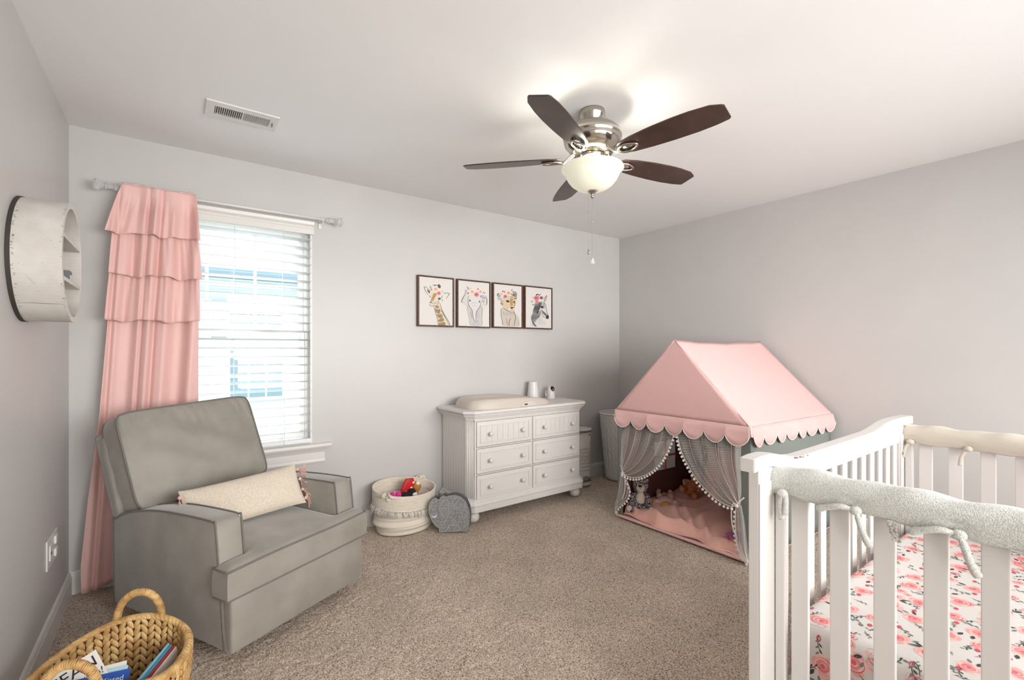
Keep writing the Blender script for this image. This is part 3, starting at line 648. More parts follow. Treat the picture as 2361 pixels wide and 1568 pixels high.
A.line(DK, [(1430, 650), (1428, 740), (1445, 830), (1455, 905)], 5).line(DK, [(1600, 700), (1625, 760), (1620, 840), (1605, 910)], 7).line(DK, [(1560, 790), (1540, 850), (1540, 910)], 7).line(DK, [(1500, 800), (1515, 870), (1525, 905)], 5).line(GY, [(1640, 740), (1672, 810), (1670, 900)], 5)
for k in range(16): A.line('9a8c7c', [(1450 + 10 * k, 690 + 9 * (k % 5)), (1455 + 9 * k, 740 + 8 * (k % 4))], 3)
A.leaf(SG, 1570, 400, 45, -1.3, 0.18); A.ell(SG, 1598, 402, 15, 14); A.leaf(PD, 1455, 410, 30, -1.7); A.leaf(PD, 1470, 415, 28, -1.2)
A.flower(1433, 435, 26, CR, PE, PEd); A.flower(1530, 415, 34, CR, 'e2a983', 'c07a4c'); A.flower(1485, 468, 28, PK, 'b9688e', '8f2f5c')
for a_ in (0, 1.2, 2.4, 3.6, 4.8): A.leaf('a8b6bb', 1410, 500, 34, a_)
A.done(t)
# zebra
t, w, h, y = print_frame(2.982, 3.306, 1.453, 1.842, 'zebra')
A = Art((1808, 330), (2145, 358), (1813, 938), (2145, 945), w, h, y)
A.fill('cfcbc9', [(1920, 580), (1910, 680), (1870, 760), (1862, 850), (1875, 925), (1950, 930), (1990, 860), (2060, 760), (2090, 800), (2112, 780), (2095, 730), (2075, 680), (2065, 590), (2040, 545), (1960, 560)])
for k in range(9):
    A.line(BK, [(1925 + 11 * k, 575 - 4 * k), (1918 + 9 * k, 640), (1895 + 8 * k, 700 + 4 * k)], 8)
for k in range(9):
    A.line(BK, [(1905 + 13 * k, 700 - 2 * k), (1890 + 11 * k, 780), (1920 + 8 * k, 870 - 12 * k)], 8); 
for k in range(6): A.line(BK, [(1880 + 2 * k, 760 + 25 * k), (1885 + 8 * k, 820 + 18 * k), (1905 + 9 * k, 880 + 8 * k)], 8)
for k in range(5): A.line(BK, [(1975 + 17 * k, 555), (1985 + 16 * k, 600), (1990 + 15 * k, 650)], 6)
for k in range(6): A.line(BK, [(1998 + 14 * k, 665 + 12 * k), (2025 + 11 * k, 690 + 12 * k), (2018 + 12 * k, 730 + 9 * k)], 8)
A.ell(BK, 2020, 630, 22, 17, 0.4).line(BK, [(2040, 545), (2068, 600), (2080, 680), (2100, 740), (2112, 785)], 6).fill(BK, [(2068, 770), (2100, 745), (2112, 785), (2090, 808)]).line(BK, [(2000, 730), (2040, 775), (2090, 808)], 5)
for k in range(9): A.line('b8b0ae', [(1975 + 10 * k, 790 + 5 * k), (1970 + 12 * k, 900)], 4)
A.ell(BK, 1960, 455, 24, 22).ell('e0dcd8', 1962, 458, 12, 12); A.fill(PK, [(2045, 500), (2080, 455), (2075, 510), (2055, 535)]).line(BK, [(2040, 510), (2060, 485), (2082, 452), (2076, 515)], 5)
A.flower(1945, 495, 36, 'cf8585', 'c9656f', PD); A.flower(1950, 545, 26, PK, 'cf7f84', PD); A.flower(2010, 490, 26, 'b98790', '8c5a68', BK); A.leaf(PK, 1915, 500, 40, 3.5, 0.15)
A.ell(SG, 1888, 550, 16, 15).ell('cfd2cf', 1890, 551, 7, 7); A.leaf(DK, 2040, 545, 40, -0.5, 0.12); A.leaf(DK, 1910, 590, 25, 2.5); A.leaf(BK, 1990, 450, 20, -1)
A.done(t)
# ---------------------------------------------------------------- recliner
SC = 0.95
ch = thing('recliner_chair', 'wide taupe grey velvet recliner with dark piping in front of the window', 'armchair', (0.620, -1.164, 0.0), math.radians(27.8))
def cs(p): return Vector((p[0] * SC, p[1] * SC, p[2] * SC + 0.0636))
def CB(vf, name, m, par=ch, smooth=True): return MB().add(vf, 0, smooth, cs).build(name, m, par)
ARM = [(0.004, 0.012), (0.880, 0.012), (0.885, 0.400), (0.872, 0.425), (0.81, 0.457), (0.75, 0.476), (0.66, 0.498), (0.56, 0.516), (0.43, 0.530), (0.29, 0.537), (0.16, 0.540), (0.085, 0.538), (0.068, 0.525)]
def piping(pts, par, r=0.0045, closed=False, n=4): return CB(tube(cr(pts, n, closed), r, 7, closed), 'piping', M['piping'], par)
for x0, x1 in ((-0.022, 0.098), (0.622, 0.742)):
    a = CB(prism(ARM, x0, x1, 'x', 0.012, 3), 'arm', M['velvet'])
    for x in (x0 + 0.003, x1 - 0.003):
        pp = [(x, q[0], q[1]) for q in ARM[::-1]][:-1]
        piping([(x, 0.006, 0.02), (x, 0.035, 0.27), (x, 0.066, 0.523)] + [(x, q[0], q[1] + 0.001) for q in ARM[::-1][1:-1]], a, 0.0042, n=3)
CB(box(0.09, 0.63, 0.03, 0.84, 0.015, 0.225, 0.01), 'base', M['velvet'])
ft = CB(box(-0.012, 0.734, -0.028, 0.030, 0.0, 0.232, 0.014, 4), 'footrest', M['velvet'])
# T-shaped seat cushion
x0, x1, y0, ye, xi0, xi1, yb = -0.032, 0.748, -0.036, 0.062, 0.100, 0.620, 0.80
Tpoly = [(x0, y0), (x1, y0), (x1, ye), (xi1, ye), (xi1, yb), (xi0, yb), (xi0, ye), (x0, ye)]
def dseg(px, py, a, b):
    ax, ay = a; bx, by = b; dx, dy = bx - ax, by - ay; t = max(0, min(1, ((px - ax) * dx + (py - ay) * dy) / (dx * dx + dy * dy)))
    return math.hypot(px - ax - t * dx, py - ay - t * dy)
def inT(x, y): return (x0 < x < x1 and y0 < y < ye) or (xi0 < x < xi1 and y0 < y < yb)
hx, hy = 0.0118, 0.0115
xs = sorted(set([x0, x1, xi0, xi1] + list(np.linspace(x0, x1, 60)))); ys = sorted(set([y0, ye, yb] + list(np.linspace(y0, yb, 60))))
vi = {}; v = []; f = []; fb = []
def cz(x, y):
    d = min(dseg(x, y, Tpoly[i], Tpoly[(i + 1) % 8]) for i in range(8)); r = 0.030
    z = 0.368 + 0.026 * (1 - math.exp(-d / 0.10)) + 0.003 * math.sin(9 * x + 5 * y) + 0.012 * (x - 0.3)
    if d < r: z -= 0.012 * (1 - d / r) ** 2
    return z
def gv(i, j):
    if (i, j) not in vi: vi[(i, j)] = len(v); v.append((xs[i], ys[j], cz(xs[i], ys[j])))
    return vi[(i, j)]
cells = set()
for i in range(len(xs) - 1):
    for j in range(len(ys) - 1):
        if inT((xs[i] + xs[i + 1]) / 2, (ys[j] + ys[j + 1]) / 2): cells.add((i, j)); f.append((gv(i, j), gv(i + 1, j), gv(i + 1, j + 1), gv(i, j + 1)))
seat = MB().add((v, f), 0, True, cs)
def wall_strip(pts):
    def fn(u, w):
        k = u * (len(pts) - 1); i = min(int(k), len(pts) - 2); t = k - i; p = Vector(pts[i]).lerp(Vector(pts[i + 1]), t)
        zt = cz(p.x, p.y); zb = 0.232; bul = 0.006 * math.sin(PI * w)
        return (p.x + (bul if p.x > x1 - 0.01 else -bul if p.x < x0 + 0.01 else 0), p.y - (bul if p.y < y0 + 0.01 else 0), zt + (zb - zt) * w)
    return grid(fn, 10 * (len(pts) - 1), 6)
for k in range(8):
    a_, b_ = Tpoly[k], Tpoly[(k + 1) % 8]; seat.add(wall_strip([(a_[0], a_[1], 0), (b_[0], b_[1], 0)]), 0, True, cs)
seat.add(poly([(p[0], p[1], 0.232) for p in Tpoly]), 0, False, cs)
seat = seat.build('seat_cushion', M['velvet'], ch)
def edge(zf): 
    P = [(xi0, ye + 0.0, 0), (x0, ye, 0), (x0, y0, 0), (x1, y0, 0), (x1, ye, 0), (xi1, ye, 0)]; out = []
    for i in range(5):
        a, b_ = Vector(P[i]), Vector(P[i + 1])
        for t in np.linspace(0, 1, 12 if i == 2 else 5)[:-1]: p = a.lerp(b_, t); out.append((p.x, p.y, zf(p.x, p.y)))
    out.append((P[5][0], P[5][1], zf(P[5][0], P[5][1]))); return out
CB(tube(edge(lambda x, y: cz(x, y) + 0.001), 0.0045, 7), 'piping', M['piping'], seat); CB(tube(edge(lambda x, y: 0.234), 0.0045, 7), 'piping', M['piping'], seat)
# outer back shell (slab leaning back)
def back_pt(x, s, t):   # s 0 bottom..1 top, t 0 front..1 rear
    y = 0.80 + 0.20 * s + (0.065 + 0.030 * s) * t - 0.145 * max(0, x) / 0.7 * s * (0.4 + 0.6 * t); z = 0.36 + 0.468 * s; return (x, y, z)
v, f = box(0, 1, 0, 1, 0, 1, 0.055, 3)
CB(([back_pt(-0.018 + 0.715 * p[0], p[2], p[1]) for p in v], f), 'back_shell', M['velvet'])
# back cushion
BW, BH, BT = 0.700, 0.505, 0.150
TBc = Matrix.Translation((0.345, 0.875, 0.700)) @ Euler((math.radians(-21), math.radians(-2.6), 0)).to_matrix().to_4x4()
def rc(u, v, k=0.05):   # rounded plan
    a, b_ = 2 * u - 1, 2 * v - 1; return a * BW / 2 * (1 - k * abs(b_) ** 10), b_ * BH / 2 * (1 - k * abs(a) ** 10)
def cush(sgn):
    def fn(u, v):
        x, z = rc(u, v); a, b_ = 2 * u - 1, 2 * v - 1
        e = (1 - abs(a) ** 3.0) * (1 - abs(b_) ** 3.0); br = BT / 2 + 0.050 * e
        wr = 0.0
        if b_ > 0.3: wr += 0.008 * math.sin(34 * a + 3 * b_ + 2 * math.sin(7 * a)) * (b_ - 0.3) / 0.7 * (1 - max(0, (b_ - 0.85)) / 0.15)
        wr += 0.006 * math.sin(7 * a + 9 * b_) * e + 0.003 * math.sin(16 * a - 5 * b_) * max(0, -b_) 
        return (x, sgn * (br + wr), z)
    return grid(fn, 60, 48)
bc = MB(); TT = lambda p: cs(TBc @ Vector(p))
v, f = cush(-1); bc.add((v, [q[::-1] for q in f]), 0, True, TT); bc.add(cush(1), 0, True, TT)
border = []
for k in range(200):
    s = k / 200 * 4; i = int(s); t = s - i
    u, w = [(t, 0), (1, t), (1 - t, 1), (0, 1 - t)][i]; border.append(rc(u, w))
def band(u, w):
    x, z = border[int(round(u * 200)) % 200]; bul = 1 + 0.018 * math.sin(PI * w) + 0.010 * math.sin(PI * w) * math.sin(u * 90)
    return (x * bul, BT * (w - 0.5), z * bul)
bc.add(grid(band, 200, 6, cu=True), 0, True, TT)
bc = bc.build('back_cushion', M['velvet'], ch)
for sg in (-1, 1): MB().add(tube([(x, sg * (BT / 2 + 0.002), z) for x, z in border], 0.0048, 7, True), 0, True, TT).build('piping', M['piping'], bc)

# lumbar pillow
pil = thing('lumbar_pillow', 'long cream lumbar pillow with pink tassels lying on the velvet recliner', 'pillow', (0.620, -1.164, 0.0), math.radians(27.8))
Lp, Rp = Vector((0.090, 0.470, 0.480)), Vector((0.598, 0.325, 0.512)); ax = (Rp - Lp); PLn = ax.length / 2 + 0.015
ex_ = ax.normalized(); up_ = Vector((0.05, 0.52, 0.85)); up_ = (up_ - ex_ * up_.dot(ex_)).normalized(); nn = ex_.cross(up_).normalized(); mid = (Lp + Rp) / 2 + up_ * 0.0
PHh, PTt = 0.112, 0.058
def pw(p): return cs(mid + ex_ * p[0] + nn * p[1] + up_ * p[2])
def pf(sg):
    def fn(u, w):
        a, b_ = 2 * u - 1, 2 * w - 1
        x = a * PLn * (1 - 0.035 * (1 - abs(a)) * 0 - 0.03 * (1 - b_ * b_)) ; z = b_ * PHh * (1 - 0.10 * (1 - a * a) * 0.3 - 0.0 * a) * (1 + 0.05 * abs(a) ** 6)
        t = PTt * ((1 - a ** 4) * (1 - b_ ** 2)) ** 0.5 if abs(a) < 1 and abs(b_) < 1 else 0
        return (x, sg * (t + 0.003 * math.sin(9 * a + 4 * b_) * (1 - b_ * b_) * (1 - a * a)), z)
    return grid(fn, 48, 24)
b = MB(); v, f = pf(1); b.add((v, f), 0, True, pw); v, f = pf(-1); b.add((v, [q[::-1] for q in f]), 0, True, pw); b.build('cover', M['cream'], pil)
def tassel(pos, d, n=26, L=0.075, name='tassel', sp=0.3, par=pil, m=None, fr=pw, r=0.0016):
    b = MB(); d = Vector(d).normalized(); p0 = Vector(pos); b.add(ball(tuple(p0 + d * 0.012), 0.010, 8, 6), 0, True, fr)
    for k in range(n):
        q = Vector(rng.uniform(-1, 1, 3)); e = (d + q * sp).normalized()
        b.add(tube([p0 + d * 0.012, p0 + d * 0.012 + e * L * 0.5, p0 + d * 0.012 + (e + q * 0.25).normalized() * L * rng.uniform(0.8, 1.05)], r, 4), 0, True, fr)
    return b.build(name, m or M['tassel'], par)
for z, dd in ((0.085, (1, -0.3, -0.5)), (0.03, (1, 0.2, -0.9)), (-0.03, (1, 0.0, -0.9)), (-0.085, (1, 0.1, -0.5))): tassel((PLn - 0.006, 0, z), dd, 34, 0.058, sp=0.5, r=0.0022)
tassel((-PLn + 0.004, 0, 0.095), (-0.2, 0, -1), 8, 0.045, sp=0.12)

# ---------------------------------------------------------------- dresser
dr = thing('dresser', 'white six-drawer dresser with bun feet against the back wall', 'dresser', (2.735, -0.235, 0.0))
RD = rel(dr)
DX0, DX1, DY = 2.168, 3.303, -0.430; c_ = 0.042
def ch_out(x0, x1, yf, yb, c): return [(x0, yb), (x0, yf + c), (x0 + c, yf), (x1 - c, yf), (x1, yf + c), (x1, yb)]
b = MB(); b.add(prism(ch_out(DX0, DX1, DY + 0.012, -0.012, c_), 0.13, 0.765, 'z'), 0, False, RD)
# fluted corner pilasters
for sx, xx in ((1, DX0), (-1, DX1)):
    for k in range(4):
        t = (k + 0.7) / 4.4; x = xx + sx * c_ * t; y = DY + 0.012 + c_ * (1 - t)
        b.add(tube([(x, y, 0.18), (x, y, 0.755)], 0.0042, 8), 0, True, RD)
# face frame rails between the drawers
for z0, z1 in ((0.150, 0.166), (0.348, 0.356), (0.543, 0.551), (0.741, 0.765)): b.add(box(DX0 + c_, DX1 - c_, DY - 0.002, DY + 0.02, z0, z1, 0.001), 0, False, RD)
for x0_, x1_ in ((DX0 + c_, 2.222), (2.738, 2.746), (3.262, DX1 - c_)): b.add(box(x0_, x1_, DY - 0.001, DY + 0.02, 0.15, 0.765, 0.001), 0, False, RD)
for k in range(9): b.add(box(DX0 - 0.0012, DX0 + 0.002, -0.05 - 0.04 * k, -0.048 - 0.04 * k, 0.18, 0.75), 0, False, RD)
b.build('carcass', M['white'], dr)
def moulding(prof, name, x0, x1, yf, c):   # prof: (outward offset, z)
    v = []; f = []
    for o_, z in prof:
        for p in ch_out(x0 - o_, x1 + o_, yf - o_, -0.008, c + 0.41 * o_): v.append((p[0], p[1], z))
    n = 6
    for i in range(len(prof) - 1):
        for k in range(n): f.append((i * n + k, i * n + (k + 1) % n, (i + 1) * n + (k + 1) % n, (i + 1) * n + k))
    f.append(tuple(range(n))[::-1]); f.append(tuple((len(prof) - 1) * n + k for k in range(n)))
    return MB().add((v, f), 0, False, RD).build(name, M['white'], dr)
moulding([(0.0, 0.748), (0.010, 0.752), (0.010, 0.760), (0.016, 0.764), (0.021, 0.772), (0.024, 0.780), (0.034, 0.783), (0.038, 0.787), (0.038, 0.792), (0.030, 0.794), (0.032, 0.796), (0.042, 0.798), (0.047, 0.804), (0.047, 0.812), (0.042, 0.819), (0.034, 0.822)], 'top', DX0, DX1, DY, c_)
moulding([(0.022, 0.082), (0.024, 0.086), (0.024, 0.118), (0.022, 0.124), (0.030, 0.130), (0.030, 0.140), (0.024, 0.150), (0.012, 0.158), (0.010, 0.168), (0.0, 0.172)], 'plinth', DX0, DX1, DY, c_)
for x, y in ((2.225, -0.385), (3.250, -0.385), (2.225, -0.075), (3.250, -0.075)):
    MB().add(lathe([(0.0, 0.0), (0.022, 0.001), (0.038, 0.012), (0.046, 0.032), (0.044, 0.052), (0.034, 0.068), (0.022, 0.076), (0.022, 0.084), (0, 0.084)], 28, (x, y, 0)), 0, True, RD).build('bun_foot', M['white'], dr)
for col, (xa, xb) in enumerate(((2.224, 2.736), (2.748, 3.260))):
    for row, (za, zb) in enumerate(((0.168, 0.346), (0.358, 0.541), (0.553, 0.739))):
        g = 0.002; b = MB(); y = DY - 0.006
        b.add(box(xa + g, xb - g, y, DY + 0.012, za + g, zb - g, 0.002), 0, False, RD)
        i = 0.028; m_ = 0.006
        for q in ((xa + i, xb - i, zb - i - m_, zb - i), (xa + i, xb - i, za + i, za + i + m_), (xa + i, xa + i + m_, za + i, zb - i), (xb - i - m_, xb - i, za + i, zb - i)):
            b.add(box(q[0], q[1], y - 0.006, y + 0.001, q[2], q[3], 0.002), 0, False, RD)
        if row == 2:
            n = 9; w_ = (xb - xa - 2 * i - 2 * m_)
            for k in range(n):
                a0 = xa + i + m_ + w_ * k / n; b.add(box(a0 + 0.0015, a0 + w_ / n - 0.0015, y - 0.003, y + 0.001, za + i + m_, zb - i - m_, 0.001), 0, False, RD)
        d = b.build('drawer', M['white'], dr)
        for x in (xa + 0.108, xb - 0.102):
            zc = (za + zb) / 2
            o = MB().add(lathe([(0.0075, 0), (0.0065, 0.006), (0.006, 0.014), (0.012, 0.019), (0.0165, 0.026), (0.0160, 0.033), (0.009, 0.039), (0, 0.040)], 20), 0, True, Matrix.Translation(Vector((x, y - 0.002, zc)) - Vector(dr.location)) @ Euler((PI / 2, 0, 0)).to_matrix().to_4x4()).build('knob', M['white'], d)

# changing pad, cup-shaped purifier and baby camera on the dresser
pad = thing('changing_pad', 'smooth beige contoured baby changing pad on the dresser top', 'changing pad', (2.60, -0.245, 0.8215))
def padf(u, w):
    a = 2 * PI * u; cx_, cy_ = math.cos(a), math.sin(a); n = 3.4
    r = 1 / ((abs(cx_) ** n + abs(cy_) ** n) ** (1 / n)); X, Y = r * cx_ * 0.400, r * cy_ * 0.198
    # w 0 bottom rim .. 1 centre
    if w < 0.35: k = w / 0.35; s = 1 - 0.07 * k * k; z = 0.052 * k ** 0.8
    elif w < 0.5: k = (w - 0.35) / 0.15; s = 0.93 - 0.08 * k; z = 0.052 + 0.008 * math.sin(PI * k / 2)
    else: k = (w - 0.5) / 0.5; s = 0.85 * (1 - k); z = 0.060 - 0.024 * min(1, k * 2.2) 
    xx = X * s; end = min(1, abs(xx) / 0.40); rise = 1.0 + 0.30 * (abs(Y * s) / 0.2) ** 2 - 0.55 * max(0, xx / 0.4) ** 1.5 + 0.20 * max(0, -xx / 0.4) ** 2
    return (xx, Y * s, z * rise)
MB().add(grid(padf, 72, 24, cu=True), 0, True).build('pad_body', mat('beige_soft_foam', 'c9bfb4', 0.45), pad)
MB().add(prism([(0.075 * math.cos(t), 0.040 * math.sin(t)) for t in np.linspace(0, PI, 16)], -0.203, -0.190, 'y', 0.003), 0, True, Tm((0.10, 0, 0.002))).build('side_tab', M['pail'], pad)
MB().add(box(0.055, 0.085, -0.2045, -0.2025, 0.012, 0.024), 0, False).build('printed_mark', ink('4a4644'), pad)
hum = thing('tapered_diffuser', 'plain white tapered cylinder standing at the back of the dresser', 'diffuser', (3.03, -0.085, 0.8215))
MB().add(lathe([(0.0, 0), (0.050, 0), (0.053, 0.006), (0.050, 0.05), (0.043, 0.11), (0.037, 0.155), (0.036, 0.160), (0.032, 0.160), (0.030, 0.150), (0, 0.148)], 40)).build('body', M['plastic'], hum)
bcm = thing('baby_camera', 'small white baby monitor camera with a black lens on the dresser', 'camera', (3.215, -0.115, 0.8215), math.radians(-18))
MB().add(lathe([(0.0, 0), (0.034, 0), (0.037, 0.004), (0.036, 0.03), (0.034, 0.06)], 32, caps=False)).add(ball((0, 0, 0.070), (0.0345, 0.0345, 0.046), 28, 16)).build('body', M['plastic'], bcm)
MB().add(ball((0.004, -0.012, 0.084), (0.024, 0.026, 0.030), 24, 14)).build('lens', M['black'], bcm)
MB().add(ball((0.006, -0.0375, 0.084), (0.008, 0.003, 0.008), 14, 8)).build('lens_ring', M['greyplastic'], bcm)
MB().add(tube([(-0.045, 0.01, 0.010), (-0.045, 0.01, 0.072)], 0.004, 8)).add(tube([(-0.052, 0.01, 0.035), (-0.03, 0.01, 0.035)], 0.0035, 8)).build('antenna', M['plastic'], bcm)

# ---------------------------------------------------------------- diaper pail and laundry hamper
dp = thing('diaper_pail', 'narrow white lidded nappy pail with ribbed front beside the dresser', 'pail', (3.545, -0.145, 0.0))
MB().add(lathe([(0, 0.0), (0.112, 0.0), (0.114, 0.010), (0.110, 0.035), (0.104, 0.040), (0.106, 0.3), (0.110, 0.50), (0, 0.50)], 40, sy=0.9)).build('body', M['pail'], dp)
lid = MB().add(lathe([(0.109, 0.500), (0.119, 0.502), (0.121, 0.516), (0.116, 0.522), (0.0, 0.534)], 40, sy=0.9)).build('lid', M['pail'], dp)
MB().add(lathe([(0.118, 0.500), (0.1225, 0.503), (0.1225, 0.515), (0.118, 0.518)], 40, sy=0.9, caps=False)).build('lid_band', M['greyplastic'], lid)
for z in np.linspace(0.145, 0.345, 7):
    MB().add(tube([(0.108 * math.cos(a), 0.098 * math.sin(a) - 0.001, z + 0.006 * math.cos((a + PI / 2) * 2.4)) for a in np.linspace(-PI * 0.92, -PI * 0.08, 18)], 0.0028, 6)).build('rib', M['pail'], dp)
MB().add(ball((0.035, -0.0935, 0.470), (0.008, 0.004, 0.008), 10, 6)).build('lock_button', M['dark'], dp)
MB().add(prism([(0.062 * math.cos(t), 0.05 * math.sin(t)) for t in np.linspace(0, PI, 14)], -0.101, -0.094, 'y'), 0, True, Tm((-0.01, 0, 0.040))).build('foot_recess', M['greyplastic'], dp)
MB().add(tube([(0.04 * math.cos(a) - 0.01, -0.100 - 0.02 * math.sin(-a), 0.018) for a in np.linspace(-PI, 0, 9)], 0.008, 8)).build('pedal', M['pail'], dp)
hp = thing('laundry_hamper', 'tall tapered off-white woven-look plastic hamper in the corner', 'hamper', (4.02, -0.235, 0.0))
HP = [(0.145, 0.0), (0.150, 0.008), (0.220, 0.640)]
def hamp(u, w):
    a = 2 * PI * u; z = 0.008 + 0.632 * w; r = 0.150 + 0.062 * w
    k = int(w * 14) % 2; wv = 0.0035 * math.copysign(min(1, abs(math.sin(24 * a + (PI / 2 if k else 0))) * 2), math.sin(24 * a + (PI / 2 if k else 0))) * (1 - abs(math.sin(PI * w * 14)) ** 0.5 * 0 ) * (1 if 0.04 < w < 0.92 else 0)
    rw = 0.9 + 0.1 * abs(math.sin(PI * w * 14)); return ((r + wv) * rw ** 0.05 * math.cos(a), (r + wv) * math.sin(a) * 0.93, z)
b = MB().add(grid(hamp, 288, 70, cu=True), 0, True).add(lathe([(0, 0.0), (0.146, 0), (0.150, 0.008)], 48, sy=0.93, caps=False))
o = b.build('woven_wall', M['plastic'], hp); solid(o, 0.003, -1)
MB().add(grid(lambda u, w: ((0.213 + 0.007 * math.cos(2 * PI * w)) * math.cos(2 * PI * u), (0.213 + 0.007 * math.cos(2 * PI * w)) * 0.93 * math.sin(2 * PI * u), 0.641 + 0.007 * math.sin(2 * PI * w)), 72, 8, True, True)).build('rim', M['plastic'], hp)
MB().add(box(-0.05, 0.05, -0.209, -0.200, 0.585, 0.610, 0.004)).build('hand_hole', M['dark'], hp)

# ---------------------------------------------------------------- rope toy basket
rb = thing('rope_toy_basket', 'cream cotton rope basket with fringe and knotted handles by the back wall', 'basket', (1.775, -0.185, 0.0))
ea, eb = 0.212, 0.158
def rimz(a): return 0.288 + 0.020 * math.sin(a) - 0.016 * math.cos(a + 0.5)
b = MB(); nr = 11
for k in range(nr):
    pts = []
    for i in range(64):
        a = 2 * PI * i / 64; s = 1.0 + 0.012 * math.sin(3 * a + 1); z = rimz(a) - k * 0.0098
        s *= 1.06 - 0.004 * k
        pts.append((ea * s * math.cos(a) - 0.006 * k * 0.1, eb * s * math.sin(a), z))
    b.add(tube(pts, 0.0054, 6, True))
b.build('coiled_rope_wall', M['rope'], rb)
def slouch(u, w):
    a = 2 * PI * u; zt = rimz(a) - nr * 0.0098 + 0.004; z = zt * (1 - w)
    s = 1.0 + 0.05 * math.sin(2 * PI * w * 2.2 + 1.2 * math.sin(a + 0.6)) * math.sin(PI * w) + 0.02 * math.sin(2 * PI * w * 5 + 2 * a) * math.sin(PI * w) - 0.09 * max(0, w - 0.7) / 0.3 + 0.0025 * math.sin(w * 150)
    return (ea * s * math.cos(a), eb * s * math.sin(a), z)
MB().add(grid(slouch, 96, 90, cu=True)).build('fabric_body', M['rope'], rb)
MB().add(lathe([(0, 0.006), (0.9, 0.006)], 48, sx=ea, sy=eb, caps=False)).build('base', M['rope'], rb)
b = MB()
for k in range(520):
    a = rng.uniform(0, 2 * PI); z = rimz(a) - nr * 0.0098 + 0.006; s = 1.05; o_ = Vector((math.cos(a), math.sin(a), 0)); p = Vector((ea * s * math.cos(a), eb * s * math.sin(a), z)); L = rng.uniform(0.028, 0.045)
    q = Vector(rng.uniform(-0.3, 0.3, 3)); b.add(tube([p, p + o_ * 0.010 + Vector((q.x * .02, q.y * .02, -L * 0.4)), p + o_ * 0.012 + Vector((q.x * .04, q.y * .04, -L))], 0.0016, 3))
b.build('fringe', M['pomp'], rb)['kind'] = 'stuff'
def knot(a, par):
    c = Vector((ea * 1.09 * math.cos(a), eb * 1.09 * math.sin(a), rimz(a) - 0.006)); t = Vector((-math.sin(a), math.cos(a), 0)); n = Vector((math.cos(a), math.sin(a), 0)); b = MB()
    for off in (0, 0.009):
        P = [c + t * (0.030 * math.sin(s) + 0.012 * math.sin(2 * s)) + Vector((0, 0, 0.018 * math.cos(1.5 * s) + off - 0.004)) + n * (0.008 * math.sin(3 * s) + 0.004) for s in np.linspace(0, 2 * PI, 26)]
        b.add(tube(P, 0.0052, 7))
    b.add(tube([c - t * 0.07 - n * 0.004 + Vector((0, 0, -0.004)), c - t * 0.03 + n * 0.006, c - t * 0.01 + n * 0.008], 0.005, 7)).add(tube([c + t * 0.07 - n * 0.004 + Vector((0, 0, -0.004)), c + t * 0.03 + n * 0.006, c + t * 0.01 + n * 0.008], 0.005, 7))
    b.build('knotted_handle', M['rope'], par)
knot(math.radians(222), rb); knot(math.radians(42), rb)
# toys in it
t = thing('red_cloth_toy', 'red cloth toy with white spots standing up in the rope basket', 'toy', (1.800, -0.165, 0.215))
MB().add(prism([(-0.055, 0.0), (0.010, -0.005), (0.062, 0.075), (0.050, 0.118), (-0.005, 0.122), (-0.030, 0.085)], -0.014, 0.014, 'y', 0.008, 3)).build('body', mat('bright_red_satin', 'c4161c', 0.4), t)
b = MB()
for x, z in ((-0.012, 0.030), (0.030, 0.055), (0.046, 0.090), (-0.030, 0.012)): b.add(ball((x, -0.014, z), (0.009, 0.003, 0.008), 10, 6))
b.build('white_spots', ink('eeeae6'), t)
t = thing('black_plush', 'small black plush toy lying under the red one in the rope basket', 'plush toy', (1.775, -0.215, 0.225))
MB().add(ball((0, 0, 0), (0.055, 0.040, 0.034), 16, 10)).add(ball((0.05, 0.01, 0.022), 0.026, 12, 8)).build('body', mat('black_plush', '1a1818', 0.9, bump=(150, 0.4, 0.004)), t)
MB().add(ball((0.055, -0.025, 0.012), (0.020, 0.010, 0.014), 10, 6)).build('white_glove', ink('e6e2de'), t)
t = thing('pink_slippers', 'pair of bright pink round plush feet at the left in the rope basket', 'plush toy', (1.690, -0.235, 0.250))
MB().add(ball((0.018, 0, 0.005), (0.022, 0.018, 0.026), 14, 10)).add(ball((-0.020, 0.012, 0.006), (0.016, 0.016, 0.024), 14, 10)).build('body', mat('hot_pink_plush', 'd8308c', 0.8), t)
t = thing('brown_plush', 'golden brown plush toy with white patch at the right in the rope basket', 'plush toy', (1.875, -0.160, 0.245))
MB().add(ball((0, 0, 0.02), (0.036, 0.034, 0.038), 16, 12)).add(ball((-0.045, -0.035, -0.012), (0.050, 0.022, 0.018), 12, 8)).build('body', mat('tan_plush', 'ad7a3c', 0.9, bump=(150, 0.5, 0.004)), t)
MB().add(ball((0.006, -0.014, 0.046), (0.018, 0.018, 0.016), 10, 8)).build('white_patch', ink('ece4d6'), t)
t = thing('folded_toy_blanket', 'light cloth filling the bottom of the rope basket under the toys', 'blanket', (1.775, -0.185, 0.02))
MB().add(grid(lambda u, w: ((0.19 * w * math.cos(2 * PI * u)), 0.138 * w * math.sin(2 * PI * u), 0.195 + 0.012 * math.sin(9 * u * 2 * PI) * w * (1 - w) + 0.01 * math.sin(14 * w)), 48, 14, cu=True)).build('cloth', mat('white_pink_cloth', 'dcc8c2', 0.85), t)

